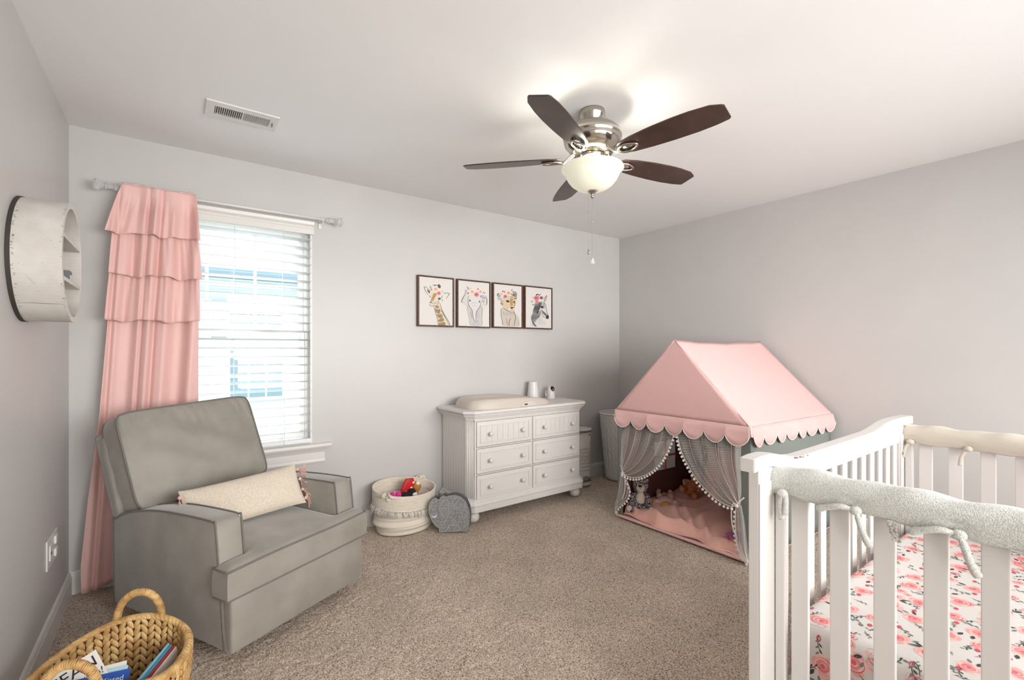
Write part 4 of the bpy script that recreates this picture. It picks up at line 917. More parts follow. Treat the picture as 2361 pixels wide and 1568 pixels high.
# ---------------------------------------------------------------- felt elephant holder
EO = [(1480, 1280), (1478, 1190), (1430, 1165), (1375, 1105), (1335, 1040), (1298, 940), (1268, 850), (1273, 740), (1310, 640), (1370, 580), (1425, 580), (1468, 612), (1530, 545), (1570, 530), (1620, 558), (1700, 535), (1810, 530), (1920, 570), (2020, 660), (2080, 800), (2105, 950), (2095, 1100), (2070, 1240), (2050, 1272)]
k_ = 0.000340
def eo(p): return ((p[0] - 1760) * k_, (1280 - p[1]) * k_)
el = thing('felt_elephant_holder', 'grey felt elephant-shaped magazine holder with white stitching beside the dresser foot', 'storage holder', (2.008, -0.470, 0.0), math.radians(-31))
EOs = [eo(p) for p in EO]
fp = MB().add(prism(EOs, -0.002, 0.002, 'y'), 0, False, Tm((0, 0, 0.002))).build('front_panel', M['felt'], el)
MB().add(prism([(x, z) for x, z in EOs], 0.062, 0.066, 'y'), 0, False, Tm((0.012, 0, 0.002))).build('back_panel', M['felt_dark'], el)
gp = [eo(p) for p in [(1480, 1280), (1478, 1190)] ]
gus = [eo(p) for p in [(2080, 800), (2105, 950), (2095, 1100), (2070, 1240), (2050, 1275), (1760, 1279), (1480, 1279), (1478, 1190)]]
MB().add(grid(lambda u, w: (interp([(i, g[0] - 0.002, g[1]) for i, g in enumerate(gus)], u * 7)[0] + 0.012 * w, 0.003 + 0.058 * w, interp([(i, g[0], g[1]) for i, g in enumerate(gus)], u * 7)[1] + 0.004), 28, 3), 0, False).build('gusset', M['felt_dark'], el)
ear = [eo((1572 + 105 * math.cos(t) * (1 - 0.12 * math.sin(t)), 800 + 268 * math.sin(t))) for t in np.linspace(0, 2 * PI, 26)[:-1]]
erp = MB().add(prism(ear, -0.0065, -0.0025, 'y'), 0, False, Tm((0, 0, 0.002))).build('ear', M['felt'], el)
def stitches(pts, y, closed, step=0.0085, w=0.0009, L=0.0045, cross=True):
    b = MB(); P = [Vector((p[0], y, p[1] + 0.002)) for p in pts] + ([Vector((pts[0][0], y, pts[0][1] + 0.002))] if closed else [])
    for i in range(len(P) - 1):
        d = P[i + 1] - P[i]; n = max(1, int(d.length / step)); dn = d.normalized(); nr_ = Vector((-dn.z, 0, dn.x))
        for k in range(n):
            p = P[i] + d * ((k + 0.5) / n); e = nr_ if cross else dn; b.add(tube([p - e * L / 2, p + e * L / 2], w, 5))
    return b
stitches([(x * 0.985, z * 0.985 + 0.002) for x, z in EOs], -0.0028, True).build('stitching', ink('e2dfdc'), fp)
stitches([(x, z) for x, z in ear], -0.0072, True).build('stitching', ink('e2dfdc'), erp)
for a_, b_ in (((1490, 745), (1600, 600)), ((1480, 785), (1640, 790)), ((1500, 820), (1570, 960))): stitches([eo(a_), eo(b_)], -0.0072, False, 0.005, 0.0009, 0.0042, False).build('stitching', ink('e2dfdc'), erp)
stitches([eo(p) for p in ((1650, 1230), (1680, 1140), (1870, 1140), (1910, 1240))], -0.0028, False, 0.005, 0.0009, 0.0038, False).build('stitching', ink('e2dfdc'), fp)
MB().add(prism([eo(p) for p in ((1325, 925), (1355, 950), (1400, 945), (1438, 905), (1435, 945), (1400, 978), (1355, 972))], -0.006, -0.002, 'y'), 0, False, Tm((0, 0, 0.002))).build('tusk', ink('dcdde0'), el)
MB().add(ball((eo((1375, 815))[0], -0.003, eo((1375, 815))[1]), (0.004, 0.0015, 0.004), 10, 6)).build('eye', ink('c9b9a5'), el)
# ---------------------------------------------------------------- play tent
tn = thing('play_tent', 'pink-roofed children\'s play tent house with grey sides and tulle door curtains', 'play tent', (3.68, -1.46, 0.0))
RT = rel(tn)
def tp(s, d, z, o_=0.0):   # s 0..1 from the left to the right front corner, d 0..1 front to rear
    return (3.178 + 0.020 * s + 1.022 * d, -0.937 - 0.994 * s - 0.052 * d, z)
EZ = 0.812; RZ = 1.335
def TB(vf, name, m, par=tn, smooth=False): return MB().add(vf, 0, smooth, RT).build(name, m, par)
def wallpanel(s0, d0, s1, d1, z0, z1, bow, name, m, off=0.0, n=20):
    def fn(u, w):
        s = s0 + (s1 - s0) * u; d = d0 + (d1 - d0) * u; p = Vector(tp(s, d, z0 + (z1 - z0) * w)); q0 = Vector(tp(s0, d0, 0)); q1 = Vector(tp(s1, d1, 0)); t = (q1 - q0).normalized(); nrm = Vector((-t.y, t.x, 0))
        k = bow * math.sin(PI * u) * math.sin(PI * w) + 0.004 * math.sin(9 * u + 3 * w) * math.sin(PI * u) + off
        return p + nrm * k
    return fn
# right side (towards the crib), rear, left side: outer canvas, and inner sheets coloured for shade
o = TB(grid(wallpanel(1, 1, 1, 0, 0.012, EZ, 0.012, '', None), 20, 12), 'side_wall', M['tent_grey'], smooth=True); solid(o, 0.003)
o = TB(grid(wallpanel(0, 1, 1, 1, 0.012, EZ, 0.006, '', None), 20, 12), 'rear_wall', M['tent_grey'], smooth=True); solid(o, 0.003)
TB(grid(wallpanel(1, 1, 1, 0, 0.014, EZ - 0.004, 0.012, '', None, -0.006), 20, 12), 'side_inner_shade', M['tent_inner_shade'], smooth=True)
TB(grid(wallpanel(0, 1, 1, 1, 0.014, EZ - 0.004, 0.006, '', None, -0.006), 20, 12), 'rear_inner_shade', M['tent_inner_shade'], smooth=True)
# left wall with a window hole: pieces round it; d runs 0..1 over about 1.02 m
wd0, wd1, wz0, wz1 = 0.40, 0.66, 0.28, 0.515
for y_off, m_, nm in ((0.003, M['tent_grey'], 'side_wall'), (-0.004, M['tent_inner_shade'], 'side_inner_shade')):
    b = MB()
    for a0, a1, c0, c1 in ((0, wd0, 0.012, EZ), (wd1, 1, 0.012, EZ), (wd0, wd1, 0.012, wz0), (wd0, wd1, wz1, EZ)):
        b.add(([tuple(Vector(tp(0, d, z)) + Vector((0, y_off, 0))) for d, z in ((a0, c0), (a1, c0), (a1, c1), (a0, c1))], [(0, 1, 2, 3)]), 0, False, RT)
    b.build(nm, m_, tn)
b = MB()
for a0, a1, c0, c1 in ((0.525, 0.538, wz0, wz1), (wd0, wd1, 0.385, 0.400)):
    P = [Vector(tp(0, d, z)) + Vector((0, yo, 0)) for yo in (-0.008, 0.006) for d, z in ((a0, c0), (a1, c0), (a1, c1), (a0, c1))]
    b.add(([tuple(p) for p in P], [(0, 1, 2, 3), (7, 6, 5, 4), (0, 4, 5, 1), (1, 5, 6, 2), (2, 6, 7, 3), (3, 7, 4, 0)]), 0, False, RT)
b.build('window_bars', mat('coral_trim', 'c9645a', 0.7), tn)
# front: corner strips in grey
for s0, s1 in ((0.0, 0.045), (0.895, 1.0)):
    TB(grid(lambda u, w: tp(s0 + (s1 - s0) * (u if s0 < 0.5 else u * (1 - 0.55 * (1 - w)) + 0.55 * (1 - w)), 0.0, 0.012 + (EZ - 0.012) * w), 3, 10), 'front_edge', M['tent_grey'])
# poles
for s, d in ((0.01, 0.01), (0.99, 0.01), (0.99, 0.99), (0.01, 0.99)): TB(tube([tp(s, d, 0.0), tp(s, d, EZ)], 0.009, 10), 'pole', M['white'], smooth=True)
TB(tube([tp(0.5, 0.01, RZ - 0.040), tp(0.5, 0.99, RZ - 0.040)], 0.009, 10), 'ridge_pole', M['white'], smooth=True)
# floor mat with folded front edge
def matf(u, w): x, y, _ = tp(u, w, 0); return (x, y, 0.006)
o = TB(grid(matf, 10, 10), 'floor_mat', M['pink_tent']); solid(o, 0.006, 0)
TB(tube([tp(s, -0.012, 0.012) for s in np.linspace(0.0, 1.0, 20)], 0.011, 8), 'front_hem', M['pink_tent'], smooth=True)
# roof
def roof(side):
    def fn(u, w):   # u along the ridge, w 0 ridge .. 1 eave
        s = 0.5 + side * 0.5 * w * 1.012; sag = -0.016 * math.sin(PI * u) * (1 - w * 0.3) - 0.012 * math.sin(PI * w) * math.sin(PI * u)
        d = -0.012 + 1.024 * u; rz = RZ - 0.004; fl = 0.03 * math.sin(PI / 2 * w) * 0
        return tp(s, d, rz + (EZ - rz) * w + sag + 0.002 * math.sin(20 * u + 5 * w))
    return fn
for sd in (-1, 1):
    o = TB(grid(roof(sd), 30, 24), 'roof_panel', M['pink_tent'], smooth=True); solid(o, 0.003)
for d in (-0.012, 1.012):
    def gab(u, w): return tp(0.5 + (u - 0.5) * w * 1.012, d - (0.010 * math.sin(PI * w) if d < 0 else 0), RZ - 0.004 + (EZ - RZ + 0.004) * w)
    o = TB(grid(gab, 20, 20), 'gable', M['pink_tent'], smooth=True); solid(o, 0.003)
for s in (-1, 1):
    TB(tube([tp(0.5 + s * 0.506 * w, -0.014, RZ - 0.002 + (EZ - RZ) * w) for w in np.linspace(0, 1, 20)], 0.0042, 6), 'roof_seam', M['pink_tent'], smooth=True)
# scalloped valances
def valance(P0, P1, n, out, zt=EZ + 0.002, zb=0.752, dep=0.062, amp=0.006):
    P0, P1 = Vector(P0), Vector(P1); out = Vector(out); v = []; f = []; K = n * 14; low_ = []
    for i in range(K + 1):
        t = i / K; ph = (t * n) % 1.0; ph = 0 if i in (0, K) else ph
        z = zb - dep * math.sin(PI * ph) ** 0.62
        base = P0.lerp(P1, t); sw = 0.012 + amp * math.sin(2 * PI * n * t * 0.5 + 1)
        for j, q in enumerate((0, 0.35, 0.7, 1.0)):
            zz_ = zt + (z - zt) * q; p = base + out * (0.004 + sw * q); v.append((p.x, p.y, zz_))
        low_.append(v[-1])
    for i in range(K):
        for j in range(3): a = i * 4 + j; f.append((a, a + 4, a + 5, a + 1))
    o = TB((v, f), 'valance', M['pink_tent'], smooth=True); solid(o, 0.0025)
    TB(tube(low_, 0.0033, 6), 'valance_trim', M['piping_white'], o, True)
    return v[:4], v[-4:]
c00, c10, c11, c01 = tp(-0.006, -0.014, 0), tp(1.006, -0.014, 0), tp(1.006, 1.014, 0), tp(-0.006, 1.014, 0)
va = valance(c00, c10, 7, (-1, 0, 0)); vb = valance(c10, c11, 8, (0, -1, 0)); vc = valance(c01, c00, 8, (0, 1, 0))
for A_, B_ in ((va[1], vb[0]), (vc[1], va[0])):
    o = TB((A_ + B_, [(i, i + 1, i + 5, i + 4) for i in range(3)]), 'valance_corner', M['pink_tent']); TB(tube([((a[0] + b_[0]) / 2, (a[1] + b_[1]) / 2, a[2]) for a, b_ in zip(A_, B_)], 0.0045, 6), 'corner_trim', M['piping_white'], o, True)
# tulle door curtains
def tulle(outer, inner, side, low_out, low_in, poms_n, poms_low):
    oc = cr([(3.176, y, z) for y, z in outer], 10); ic = cr([(3.172, y, z) for y, z in inner], 10)
    def P(c, t): k = t * (len(c) - 1); i = min(int(k), len(c) - 2); return c[i].lerp(c[i + 1], k - i)
    def fn(u, w):
        o_, i_ = P(oc, w), P(ic, w); p = o_.lerp(i_, u); p.z -= (0.0 if u in (0, 1) else 0) ; sp = max(0.12, 1 - w)
        tp_ = max(0.0, 1 - w / 0.35); p.x += -0.012 + 0.034 * tp_ + 0.013 * math.sin(2 * PI * (4.5 * u + 0.15 * math.sin(3 * w)) + 2) * (0.3 + sp) * (1 - 0.6 * tp_) + 0.005 * math.sin(2 * PI * 8.3 * u + 2 * w) * (1 - tp_); return p
    def mk(fn_, nu, nv, name, par):
        me_b = MB().add(grid(fn_, nu, nv), 0, True, RT); o = me_b.build(name, M['tulle'], par); uvl = o.data.uv_layers.new(name='UVMap')
        for l in o.data.loops: i, j = divmod(l.vertex_index, nv + 1); uvl.data[l.index].uv = (i / nu * 0.62, j / nv * 0.5)
        return o
    c = mk(fn, 90, 40, 'tulle_curtain', tn)
    lo, li = cr([(3.168, y, z) for y, z in low_out], 8), cr([(3.166, y, z) for y, z in low_in], 8)
    def fl(u, w): p = P(lo, w).lerp(P(li, w), u); p.x += -0.006 + 0.010 * math.sin(2 * PI * 3 * u + 1) * (0.3 + w); return p
    tl = mk(fl, 40, 30, 'curtain_tail', c)
    # gathered fold lines where the net doubles over
    b = MB()
    for u in (0.13, 0.31, 0.38, 0.57, 0.79):
        b.add(tube([fn(u + 0.02 * math.sin(5 * w), w) + Vector((-0.003, 0, 0)) for w in np.linspace(0.02, 1, 16)], 0.0010, 5), 0, True, RT)
    for u in (0.12, 0.33, 0.6, 0.9): b.add(tube([fl(u, w) + Vector((-0.003, 0, 0)) for w in np.linspace(0, 1, 12)], 0.0010, 5), 0, True, RT)
    b.build('gathered_fold', M['pomp'], c)
    e = MB().add(tube([fn(1, w) for w in np.linspace(0, 1, 40)], 0.0028, 6), 0, True, RT).add(tube([fl(1, w) for w in np.linspace(0, 1, 20)], 0.0028, 6), 0, True, RT).build('edging', M['pomp'], c)
    # ties
    k = P(ic, 1.0); y1 = outer[-1][0]; b = MB()
    b.add(tube(cr([(3.172, y1 + (0.02 if side < 0 else -0.02), k.z + 0.055), (3.160, (k.y + y1) / 2, k.z + 0.020), (3.155, k.y, k.z - 0.002)], 6), 0.0042, 7), 0, True, RT)
    b.add(tube(cr([(3.157, k.y, k.z), (3.150, k.y + 0.012 * side, k.z + 0.012), (3.150, k.y + 0.028 * side, k.z - 0.03), (3.152, k.y + 0.024 * side, k.z - 0.12), (3.156, k.y - 0.004 * side, k.z - 0.20)], 6), 0.0036, 7), 0, True, RT)
    b.add(ball((3.156, k.y, k.z), (0.012, 0.014, 0.011), 10, 8), 0, True, RT); b.build('tie_band', M['piping_white'], c)
    # pompoms
    pts = []; Lc = [fn(1, w) for w in np.linspace(0, 1, 200)]; acc = 0; last = Lc[0]
    for q in Lc[1:]:
        acc += (q - last).length; last = q
        if acc > 0.0245: acc = 0; pts.append(q)
    Ll = [fl(1, w) for w in np.linspace(0, 1, 120)]; acc = 0; last = Ll[0]
    for q in Ll[1:]:
        acc += (q - last).length; last = q
        if acc > 0.027: acc = 0; pts.append(q)
    first = None; b0 = MB().add(ball((0, 0, 0), 0.0088, 10, 8)).add(tube([(0, 0, 0.006), (0, 0, 0.013)], 0.0016, 4))
    for i, q in enumerate(pts[:60]):
        jy = 0.006 * (1 if side > 0 else -1)
        loc = Vector((q.x - 0.006, q.y + 0.004 * side, q.z - 0.013)) - Vector(tn.location)
        if first is None: first = b0.build('pompom', M['pomp'], c, loc)
        else: d = first.copy(); C.objects.link(d); d.parent = c; d.location = loc
    return c
tulle([(-0.975, 0.79), (-0.972, 0.6), (-0.972, 0.45), (-0.985, 0.345)], [(-1.440, 0.74), (-1.427, 0.70), (-1.403, 0.621), (-1.368, 0.541), (-1.312, 0.464), (-1.251, 0.406), (-1.176, 0.358), (-1.098, 0.330), (-1.030, 0.330), (-0.998, 0.340)], -1,
      [(-0.975, 0.345), (-0.955, 0.24), (-0.930, 0.12), (-0.918, 0.03)], [(-1.005, 0.335), (-1.045, 0.27), (-1.060, 0.22), (-1.03, 0.15), (-0.965, 0.09), (-0.930, 0.04), (-0.950, 0.012)], 17, 8)
tulle([(-1.880, 0.79), (-1.885, 0.6), (-1.890, 0.45), (-1.885, 0.345)], [(-1.432, 0.74), (-1.450, 0.702), (-1.483, 0.605), (-1.541, 0.516), (-1.609, 0.431), (-1.693, 0.368), (-1.765, 0.332), (-1.834, 0.322), (-1.868, 0.335)], 1,
      [(-1.895, 0.345), (-1.912, 0.254), (-1.925, 0.131), (-1.938, 0.015)], [(-1.862, 0.335), (-1.856, 0.25), (-1.858, 0.17), (-1.872, 0.08), (-1.930, 0.012)], 20, 6)

# things inside the tent
bk = thing('crumpled_blanket', 'peach pink cotton blanket crumpled over the tent floor', 'blanket', (3.66, -1.44, 0.012))
RB_ = rel(bk)
def blk_(u, w):   # u along y, w from front to rear
    y = -0.968 - 0.928 * u - 0.03 * w; xf = 3.205 + 0.018 * math.sin(13 * u) + 0.010 * math.sin(29 * u + 1); x = xf + (4.19 - xf) * w
    e = min(1, w / 0.05) ** 0.6; d2 = 0
    sm_ = lambda q: (0.5 + 0.5 * math.cos(q)) ** 1.7; r1 = sm_(11 * u + 6 * w + 2.5 * math.sin(6 * w + 4 * u)); r2 = sm_(19 * u - 17 * w + 2.6 * math.sin(9 * u + 5 * w)); r3 = sm_(42 * u + 25 * w + 2.8 * math.sin(14 * w + 9 * u))
    h = 0.046 + 0.030 * r1 + 0.022 * r2 * (1 - 0.5 * w) + 0.012 * r3 * (1 - 0.7 * w) + 0.04 * w
    return (x, y, 0.014 + max(0.006, h) * e)
o = MB().add(grid(blk_, 170, 150), 0, True, RB_).build('cloth', M['blanket'], bk)
def hems(u): p = blk_(u, 0.0); return (p[0] - 0.006, p[1], 0.022 + 0.006 * math.sin(23 * u))
MB().add(tube([hems(u) for u in np.linspace(0, 1, 90)], 0.0075, 8), 0, True, RB_).build('rolled_edge', M['blanket'], o)
plush = mat('mottled_grey_plush', '8f8a8e', 0.95, bump=(120, 0.8, 0.006), sheen=0.4)
nt = plush.node_tree; vo = nt.nodes.new('ShaderNodeTexNoise'); vo.inputs['Scale'].default_value = 85; vo.inputs['Detail'].default_value = 1; rp = nt.nodes.new('ShaderNodeValToRGB'); rp.color_ramp.elements[0].position = 0.44; rp.color_ramp.elements[0].color = lin('3a3538'); rp.color_ramp.elements[1].position = 0.56; rp.color_ramp.elements[1].color = lin('b5a9aa')
tcn = nt.nodes.new('ShaderNodeTexCoord'); nt.links.new(tcn.outputs['Object'], vo.inputs['Vector']); nt.links.new(vo.outputs['Fac'], rp.inputs['Fac']); nt.links.new(rp.outputs['Color'], nt.nodes['Principled BSDF'].inputs['Base Color'])
cream = mat('cream_plush', 'd9cdbd', 0.95, bump=(140, 0.4, 0.004), sheen=0.4)
ot = thing('otter_plush', 'mottled grey plush animal with cream muzzle and belly sitting on the tent blanket', 'plush toy', (3.335, -1.02, 0.045), math.radians(-52))
def lb(prof): return lathe(prof, 28)
bodyp = [(0, 0.0), (0.045, 0.003), (0.068, 0.025), (0.070, 0.050), (0.060, 0.085), (0.047, 0.115), (0.040, 0.130), (0.046, 0.145), (0.056, 0.170), (0.057, 0.190), (0.050, 0.213), (0.034, 0.232), (0.012, 0.241), (0, 0.242)]
MB().add(lb(bodyp)).add(tube(cr([(-0.04, -0.01, 0.03), (-0.065, -0.05, 0.018), (-0.06, -0.10, 0.012)], 5), [0.03] * 3 + [0.026] * 3 + [0.02] * 3 + [0.012] * 2, 10)).build('body', plush, ot)
MB().add(ball((0.0, -0.038, 0.086), (0.036, 0.032, 0.058), 16, 12)).build('belly', cream, ot)
mz = MB().add(ball((0.0, -0.040, 0.172), (0.032, 0.026, 0.036), 16, 12)).build('muzzle', cream, ot)
MB().add(ball((0.0, -0.063, 0.192), (0.016, 0.008, 0.010), 12, 8)).build('nose', M['black'], mz)
MB().add(tube([(0, -0.067, 0.183), (0, -0.0665, 0.172)], 0.001, 5)).add(tube(cr([(-0.012, -0.0625, 0.166), (0, -0.067, 0.172), (0.012, -0.0625, 0.166)], 4), 0.001, 5)).build('mouth', M['black'], mz)
for s in (-1, 1):
    MB().add(ball((s * 0.042, -0.022, 0.205), (0.006, 0.005, 0.006), 8, 6)).build('eye', M['black'], ot)
    MB().add(ball((s * 0.050, 0.0, 0.222), (0.012, 0.008, 0.012), 10, 8)).build('ear', plush, ot)
    a_ = MB().add(tube(cr([(s * 0.045, -0.01, 0.115), (s * 0.065, -0.04, 0.08), (s * 0.060, -0.062, 0.045)], 5), [0.018] * 4 + [0.016] * 4 + [0.013] * 3, 10)).build('arm', plush, ot)
    l_ = MB().add(tube(cr([(s * 0.045, 0.0, 0.025), (s * 0.072, -0.045, 0.022), (s * 0.080, -0.075, 0.022)], 5), [0.026] * 4 + [0.024] * 4 + [0.02] * 3, 10)).build('leg', plush, ot)
    MB().add(ball((s * 0.081, -0.088, 0.024), (0.022, 0.009, 0.024), 14, 10)).build('foot_pad', cream, l_)
skin = mat('doll_skin', 'd9a285', 0.55); hairb = mat('doll_hair_blonde', 'b98b4e', 0.7, bump=(90, 0.6, 0.005)); dress = mat('pale_pink_doll_dress', 'e7b9b4', 0.8, bump=(60, 0.4, 0.006))
d1 = thing('baby_doll', 'doll in a pale pink outfit lying head down next to the otter plush', 'doll', (3.50, -1.13, 0.085), math.radians(-50))
MB().add(ball((0, 0.0, 0.020), (0.060, 0.080, 0.034), 18, 12)).add(ball((-0.040, 0.075, 0.026), (0.028, 0.038, 0.026), 12, 8)).add(ball((0.040, 0.075, 0.026), (0.028, 0.038, 0.026), 12, 8)).add(ball((-0.065, -0.025, 0.018), (0.028, 0.022, 0.018), 10, 8)).add(ball((0.065, -0.025, 0.018), (0.028, 0.022, 0.018), 10, 8)).build('outfit', dress, d1)
hd = MB().add(ball((-0.01, -0.108, 0.014), (0.036, 0.036, 0.030), 16, 12)).build('head', skin, d1)
MB().add(ball((-0.01, -0.118, 0.020), (0.039, 0.034, 0.030), 16, 12)).build('hair', hairb, hd)
for s in (-1, 1):
    MB().add(tube(cr([(s * 0.042, 0.095, 0.030), (s * 0.048, 0.125, 0.040), (s * 0.040, 0.146, 0.055)], 4), [0.019] * 4 + [0.018] * 3 + [0.016] * 2, 10)).build('leg', skin, d1)
    MB().add(ball((s * 0.088, -0.040, 0.014), (0.016, 0.013, 0.011), 10, 8)).build('hand', skin, d1)
text('KISS', 0.026, ink('9c5a64'), d1, (0.0, 0.016, 0.0535), (0, 0, 0), 'printed_word')
d2 = thing('cloth_doll', 'orange and pink dressed cloth doll slumped against the tent corner', 'doll', (3.80, -1.12, 0.105), math.radians(-60)); d2.rotation_euler = (math.radians(-18), math.radians(28), math.radians(-60))
MB().add(ball((0, 0, 0.055), (0.050, 0.042, 0.062), 16, 12)).add(tube(cr([(-0.03, -0.02, 0.02), (-0.06, -0.08, 0.01), (-0.05, -0.13, 0.0)], 5), 0.022, 10)).add(tube(cr([(0.03, -0.02, 0.02), (0.05, -0.09, 0.01), (0.04, -0.14, 0.0)], 5), 0.022, 10)).build('dress', mat('coral_cloth', 'd9745a', 0.8, mottle=(40, 'c9a052', 0.7)), d2)
hd = MB().add(ball((0, -0.01, 0.145), (0.042, 0.040, 0.044), 16, 12)).build('head', skin, d2)
MB().add(ball((0, 0.008, 0.158), (0.048, 0.042, 0.044), 16, 12)).build('hair', mat('doll_hair_orange', 'b0743a', 0.8, mottle=(50, '5f7f6e', 0.6)), hd)
MB().add(tube(cr([(0.035, -0.02, 0.09), (0.07, -0.06, 0.07), (0.045, -0.09, 0.06)], 5), 0.013, 8)).add(tube(cr([(-0.035, -0.02, 0.09), (-0.070, -0.045, 0.07), (-0.055, -0.080, 0.045)], 5), 0.013, 8)).build('arms', skin, d2)
bp_ = thing('pink_backrest_cushion', 'large pink cushion propped against the rear of the tent', 'cushion', (4.02, -1.44, 0.075))
b = MB()
def cu_(u, w):
    a, c = 2 * u - 1, 2 * w - 1; t = 0.060 * ((1 - a ** 4) * (1 - c ** 4)) ** 0.5 if abs(a) < 1 and abs(c) < 1 else 0
    return (a, c, t)
TTm = Tm((0, 0, 0.19), (0, math.radians(-72), 0))
for sg in (1, -1):
    v, f = grid(lambda u, w: (cu_(u, w)[0] * 0.20, cu_(u, w)[1] * 0.30, sg * cu_(u, w)[2]), 24, 24); b.add((v, f if sg > 0 else [q[::-1] for q in f]), 0, True, TTm)
b.build('cover', mat('coral_pink_cushion', 'efae98', 0.8, bump=(30, 0.2, 0.01)), bp_)
bn = thing('blush_bunny', 'small blush pink stuffed bear leaning near the tent\'s right curtain', 'plush toy', (3.80, -1.37, 0.10), math.radians(-60))
MB().add(ball((0, 0, 0.045), (0.048, 0.042, 0.052), 14, 10)).add(ball((0, -0.008, 0.115), (0.038, 0.036, 0.036), 14, 10)).add(ball((-0.028, 0, 0.148), 0.014, 10, 8)).add(ball((0.028, 0, 0.148), 0.014, 10, 8)).build('body', mat('blush_plush', 'd9aaa0', 0.95, bump=(120, 0.5, 0.005)), bn)
MB().add(ball((0, -0.044, 0.112), (0.005, 0.003, 0.004), 8, 6)).build('nose', M['dark'], bn)
fz = thing('fluffy_pink_toy', 'fluffy bright pink tuft toy at the right front of the tent floor', 'plush toy', (3.285, -1.800, 0.075))
b = MB().add(ball((0, 0, 0), (0.040, 0.052, 0.030), 12, 8))
for k in range(420):
    a = rng.normal(size=3); a /= np.linalg.norm(a); a[2] = abs(a[2]); p = Vector(a * np.array((0.038, 0.05, 0.028))); q = Vector(a) + Vector(rng.uniform(-0.5, 0.5, 3)); b.add(tube([p, p + q.normalized() * rng.uniform(0.018, 0.034)], 0.0011, 3))
b.build('fur', mat('hot_pink_fur', 'f0a6c8', 0.8, mottle=(30, 'c9559a', 0.7)), fz)

# ---------------------------------------------------------------- crib
crb = thing('crib', 'white wooden slatted baby crib with a curved top rail on the right', 'crib', (2.42, -3.06, 0.0))
RC_ = rel(crb)
CX0, CX1, CY0 = 1.838, 3.040, -2.672; CYB = -3.46; FL = 0.003
def KB(vf, name, par=crb, m=None, smooth=False): return MB().add(vf, 0, smooth, RC_).build(name, m or M['crib'], par)
def rail_top(x):   # height of the arched top rail's upper face
    return interp([(1.70, 0.972), (1.74, 0.977), (1.80, 0.976), (1.86, 0.966), (1.93, 0.950), (1.99, 0.944), (2.10, 0.944), (2.40, 0.947), (2.62, 0.950), (2.70, 0.958), (2.79, 0.972), (2.90, 0.977), (3.04, 0.974), (3.12, 0.972)], x)[0]
for Yp, nm in ((CY0, 'far'), (CYB, 'near')):
    y0_, y1_ = (Yp - 0.010, Yp + 0.008) if nm == 'far' else (Yp - 0.008, Yp + 0.010)
    xs_ = np.linspace(1.702, 3.12, 60); up = [(x, rail_top(x)) for x in xs_]
    lo_ = [(x, rail_top(x) - 0.036 + (0.0 if not 2.0 < x < 2.7 else 0.002)) for x in xs_][::-1]
    KB(prism(up + lo_, y0_ - 0.016, y1_ + 0.016, 'y', 0.008, 3), 'top_cap')
    lo2 = [(x, 0.866) for x in xs_[2:-2]][::-1]; up2 = [(x, rail_top(x) - 0.034) for x in xs_[2:-2]]
    KB(prism(up2 + lo2, y0_, y1_, 'y'), 'top_rail')
    for xa, xb in ((1.738, 1.878), (2.975, 3.100)):
        p = KB(box(xa, xb, y0_ - 0.006, y1_ + 0.006, FL, 0.935, 0.003), 'post')
        ys_ = y0_ - 0.0095 if nm == 'far' else y1_ + 0.0055
        b = MB(); i = 0.020
        for q in ((xa, xa + i, 0.05, 0.90), (xb - i, xb, 0.05, 0.90), (xa + i, xb - i, 0.86, 0.90), (xa + i, xb - i, 0.05, 0.12)): b.add(box(q[0], q[1], min(ys_, ys_ + 0.004), max(ys_, ys_ + 0.004), q[2], q[3], 0.001), 0, False, RC_)
        b.build('post_moulding', M['crib'], p)
    first = None; xx = 1.898
    while xx < 2.955:
        c = Vector((xx + 0.021, (y0_ + y1_) / 2, 0)) - Vector(crb.location)
        if first is None: first = MB().add(box(-0.021, 0.021, -0.005, 0.005, 0.215, 0.870, 0.002), 0, False).build('slat', M['crib'], crb, c)
        else: d = first.copy(); C.objects.link(d); d.parent = crb; d.location = c
        xx += 0.0935
    KB(box(1.87, 2.98, y0_, y1_, 0.150, 0.218, 0.004), 'bottom_rail')
for X, nm in ((CX0, 'near'), (CX1, 'far')):
    KB(box(X - 0.017, X + 0.017, CYB + 0.006, CY0 - 0.016, 0.868, 0.918, 0.006, 3), 'side_rail'); KB(box(X - 0.014, X + 0.014, CYB + 0.006, CY0 - 0.016, 0.150, 0.218, 0.004), 'side_bottom_rail')
    yy = -2.752 if nm == 'near' else -2.758; first = None
    while yy > CYB + 0.04:
        c = Vector((X, yy, 0)) - Vector(crb.location)
        if first is None: first = MB().add(box(-0.006, 0.006, -0.022, 0.022, 0.215, 0.872, 0.0025), 0, False).build('slat', M['crib'], crb, c)
        else: d = first.copy(); C.objects.link(d); d.parent = crb; d.location = c
        yy -= 0.0945
    KB(box(X - 0.012, X + 0.012, -2.716, -2.690, 0.16, 0.90, 0.003), 'side_stile')
for x, z in ((1.868, 0.80), (1.868, 0.58), (1.868, 0.38), (2.988, 0.82)):
    MB().add(lathe([(0, 0), (0.007, 0), (0.0075, 0.002), (0.004, 0.004), (0.0025, 0.002), (0, 0.002)], 14), 0, True, Tm(Vector((x, -2.6905, z)) - Vector(crb.location), (PI / 2, 0, 0))).build('bolt', M['greyplastic'], crb)
b = MB()
for k in range(9):
    x = 1.93 + 0.10 * rng.rand(); z = rail_top(x); b.add(ball((x, -2.70 + 0.012 * rng.rand() - 0.004, z - 0.002), (0.004 + 0.005 * rng.rand(), 0.002, 0.0025), 6, 4), 0, False, RC_)
b.build('chipped_paint', ink('7d7770'), crb)
KB(box(1.87, 3.02, CYB + 0.03, CY0 - 0.03, 0.335, 0.350), 'mattress_support')

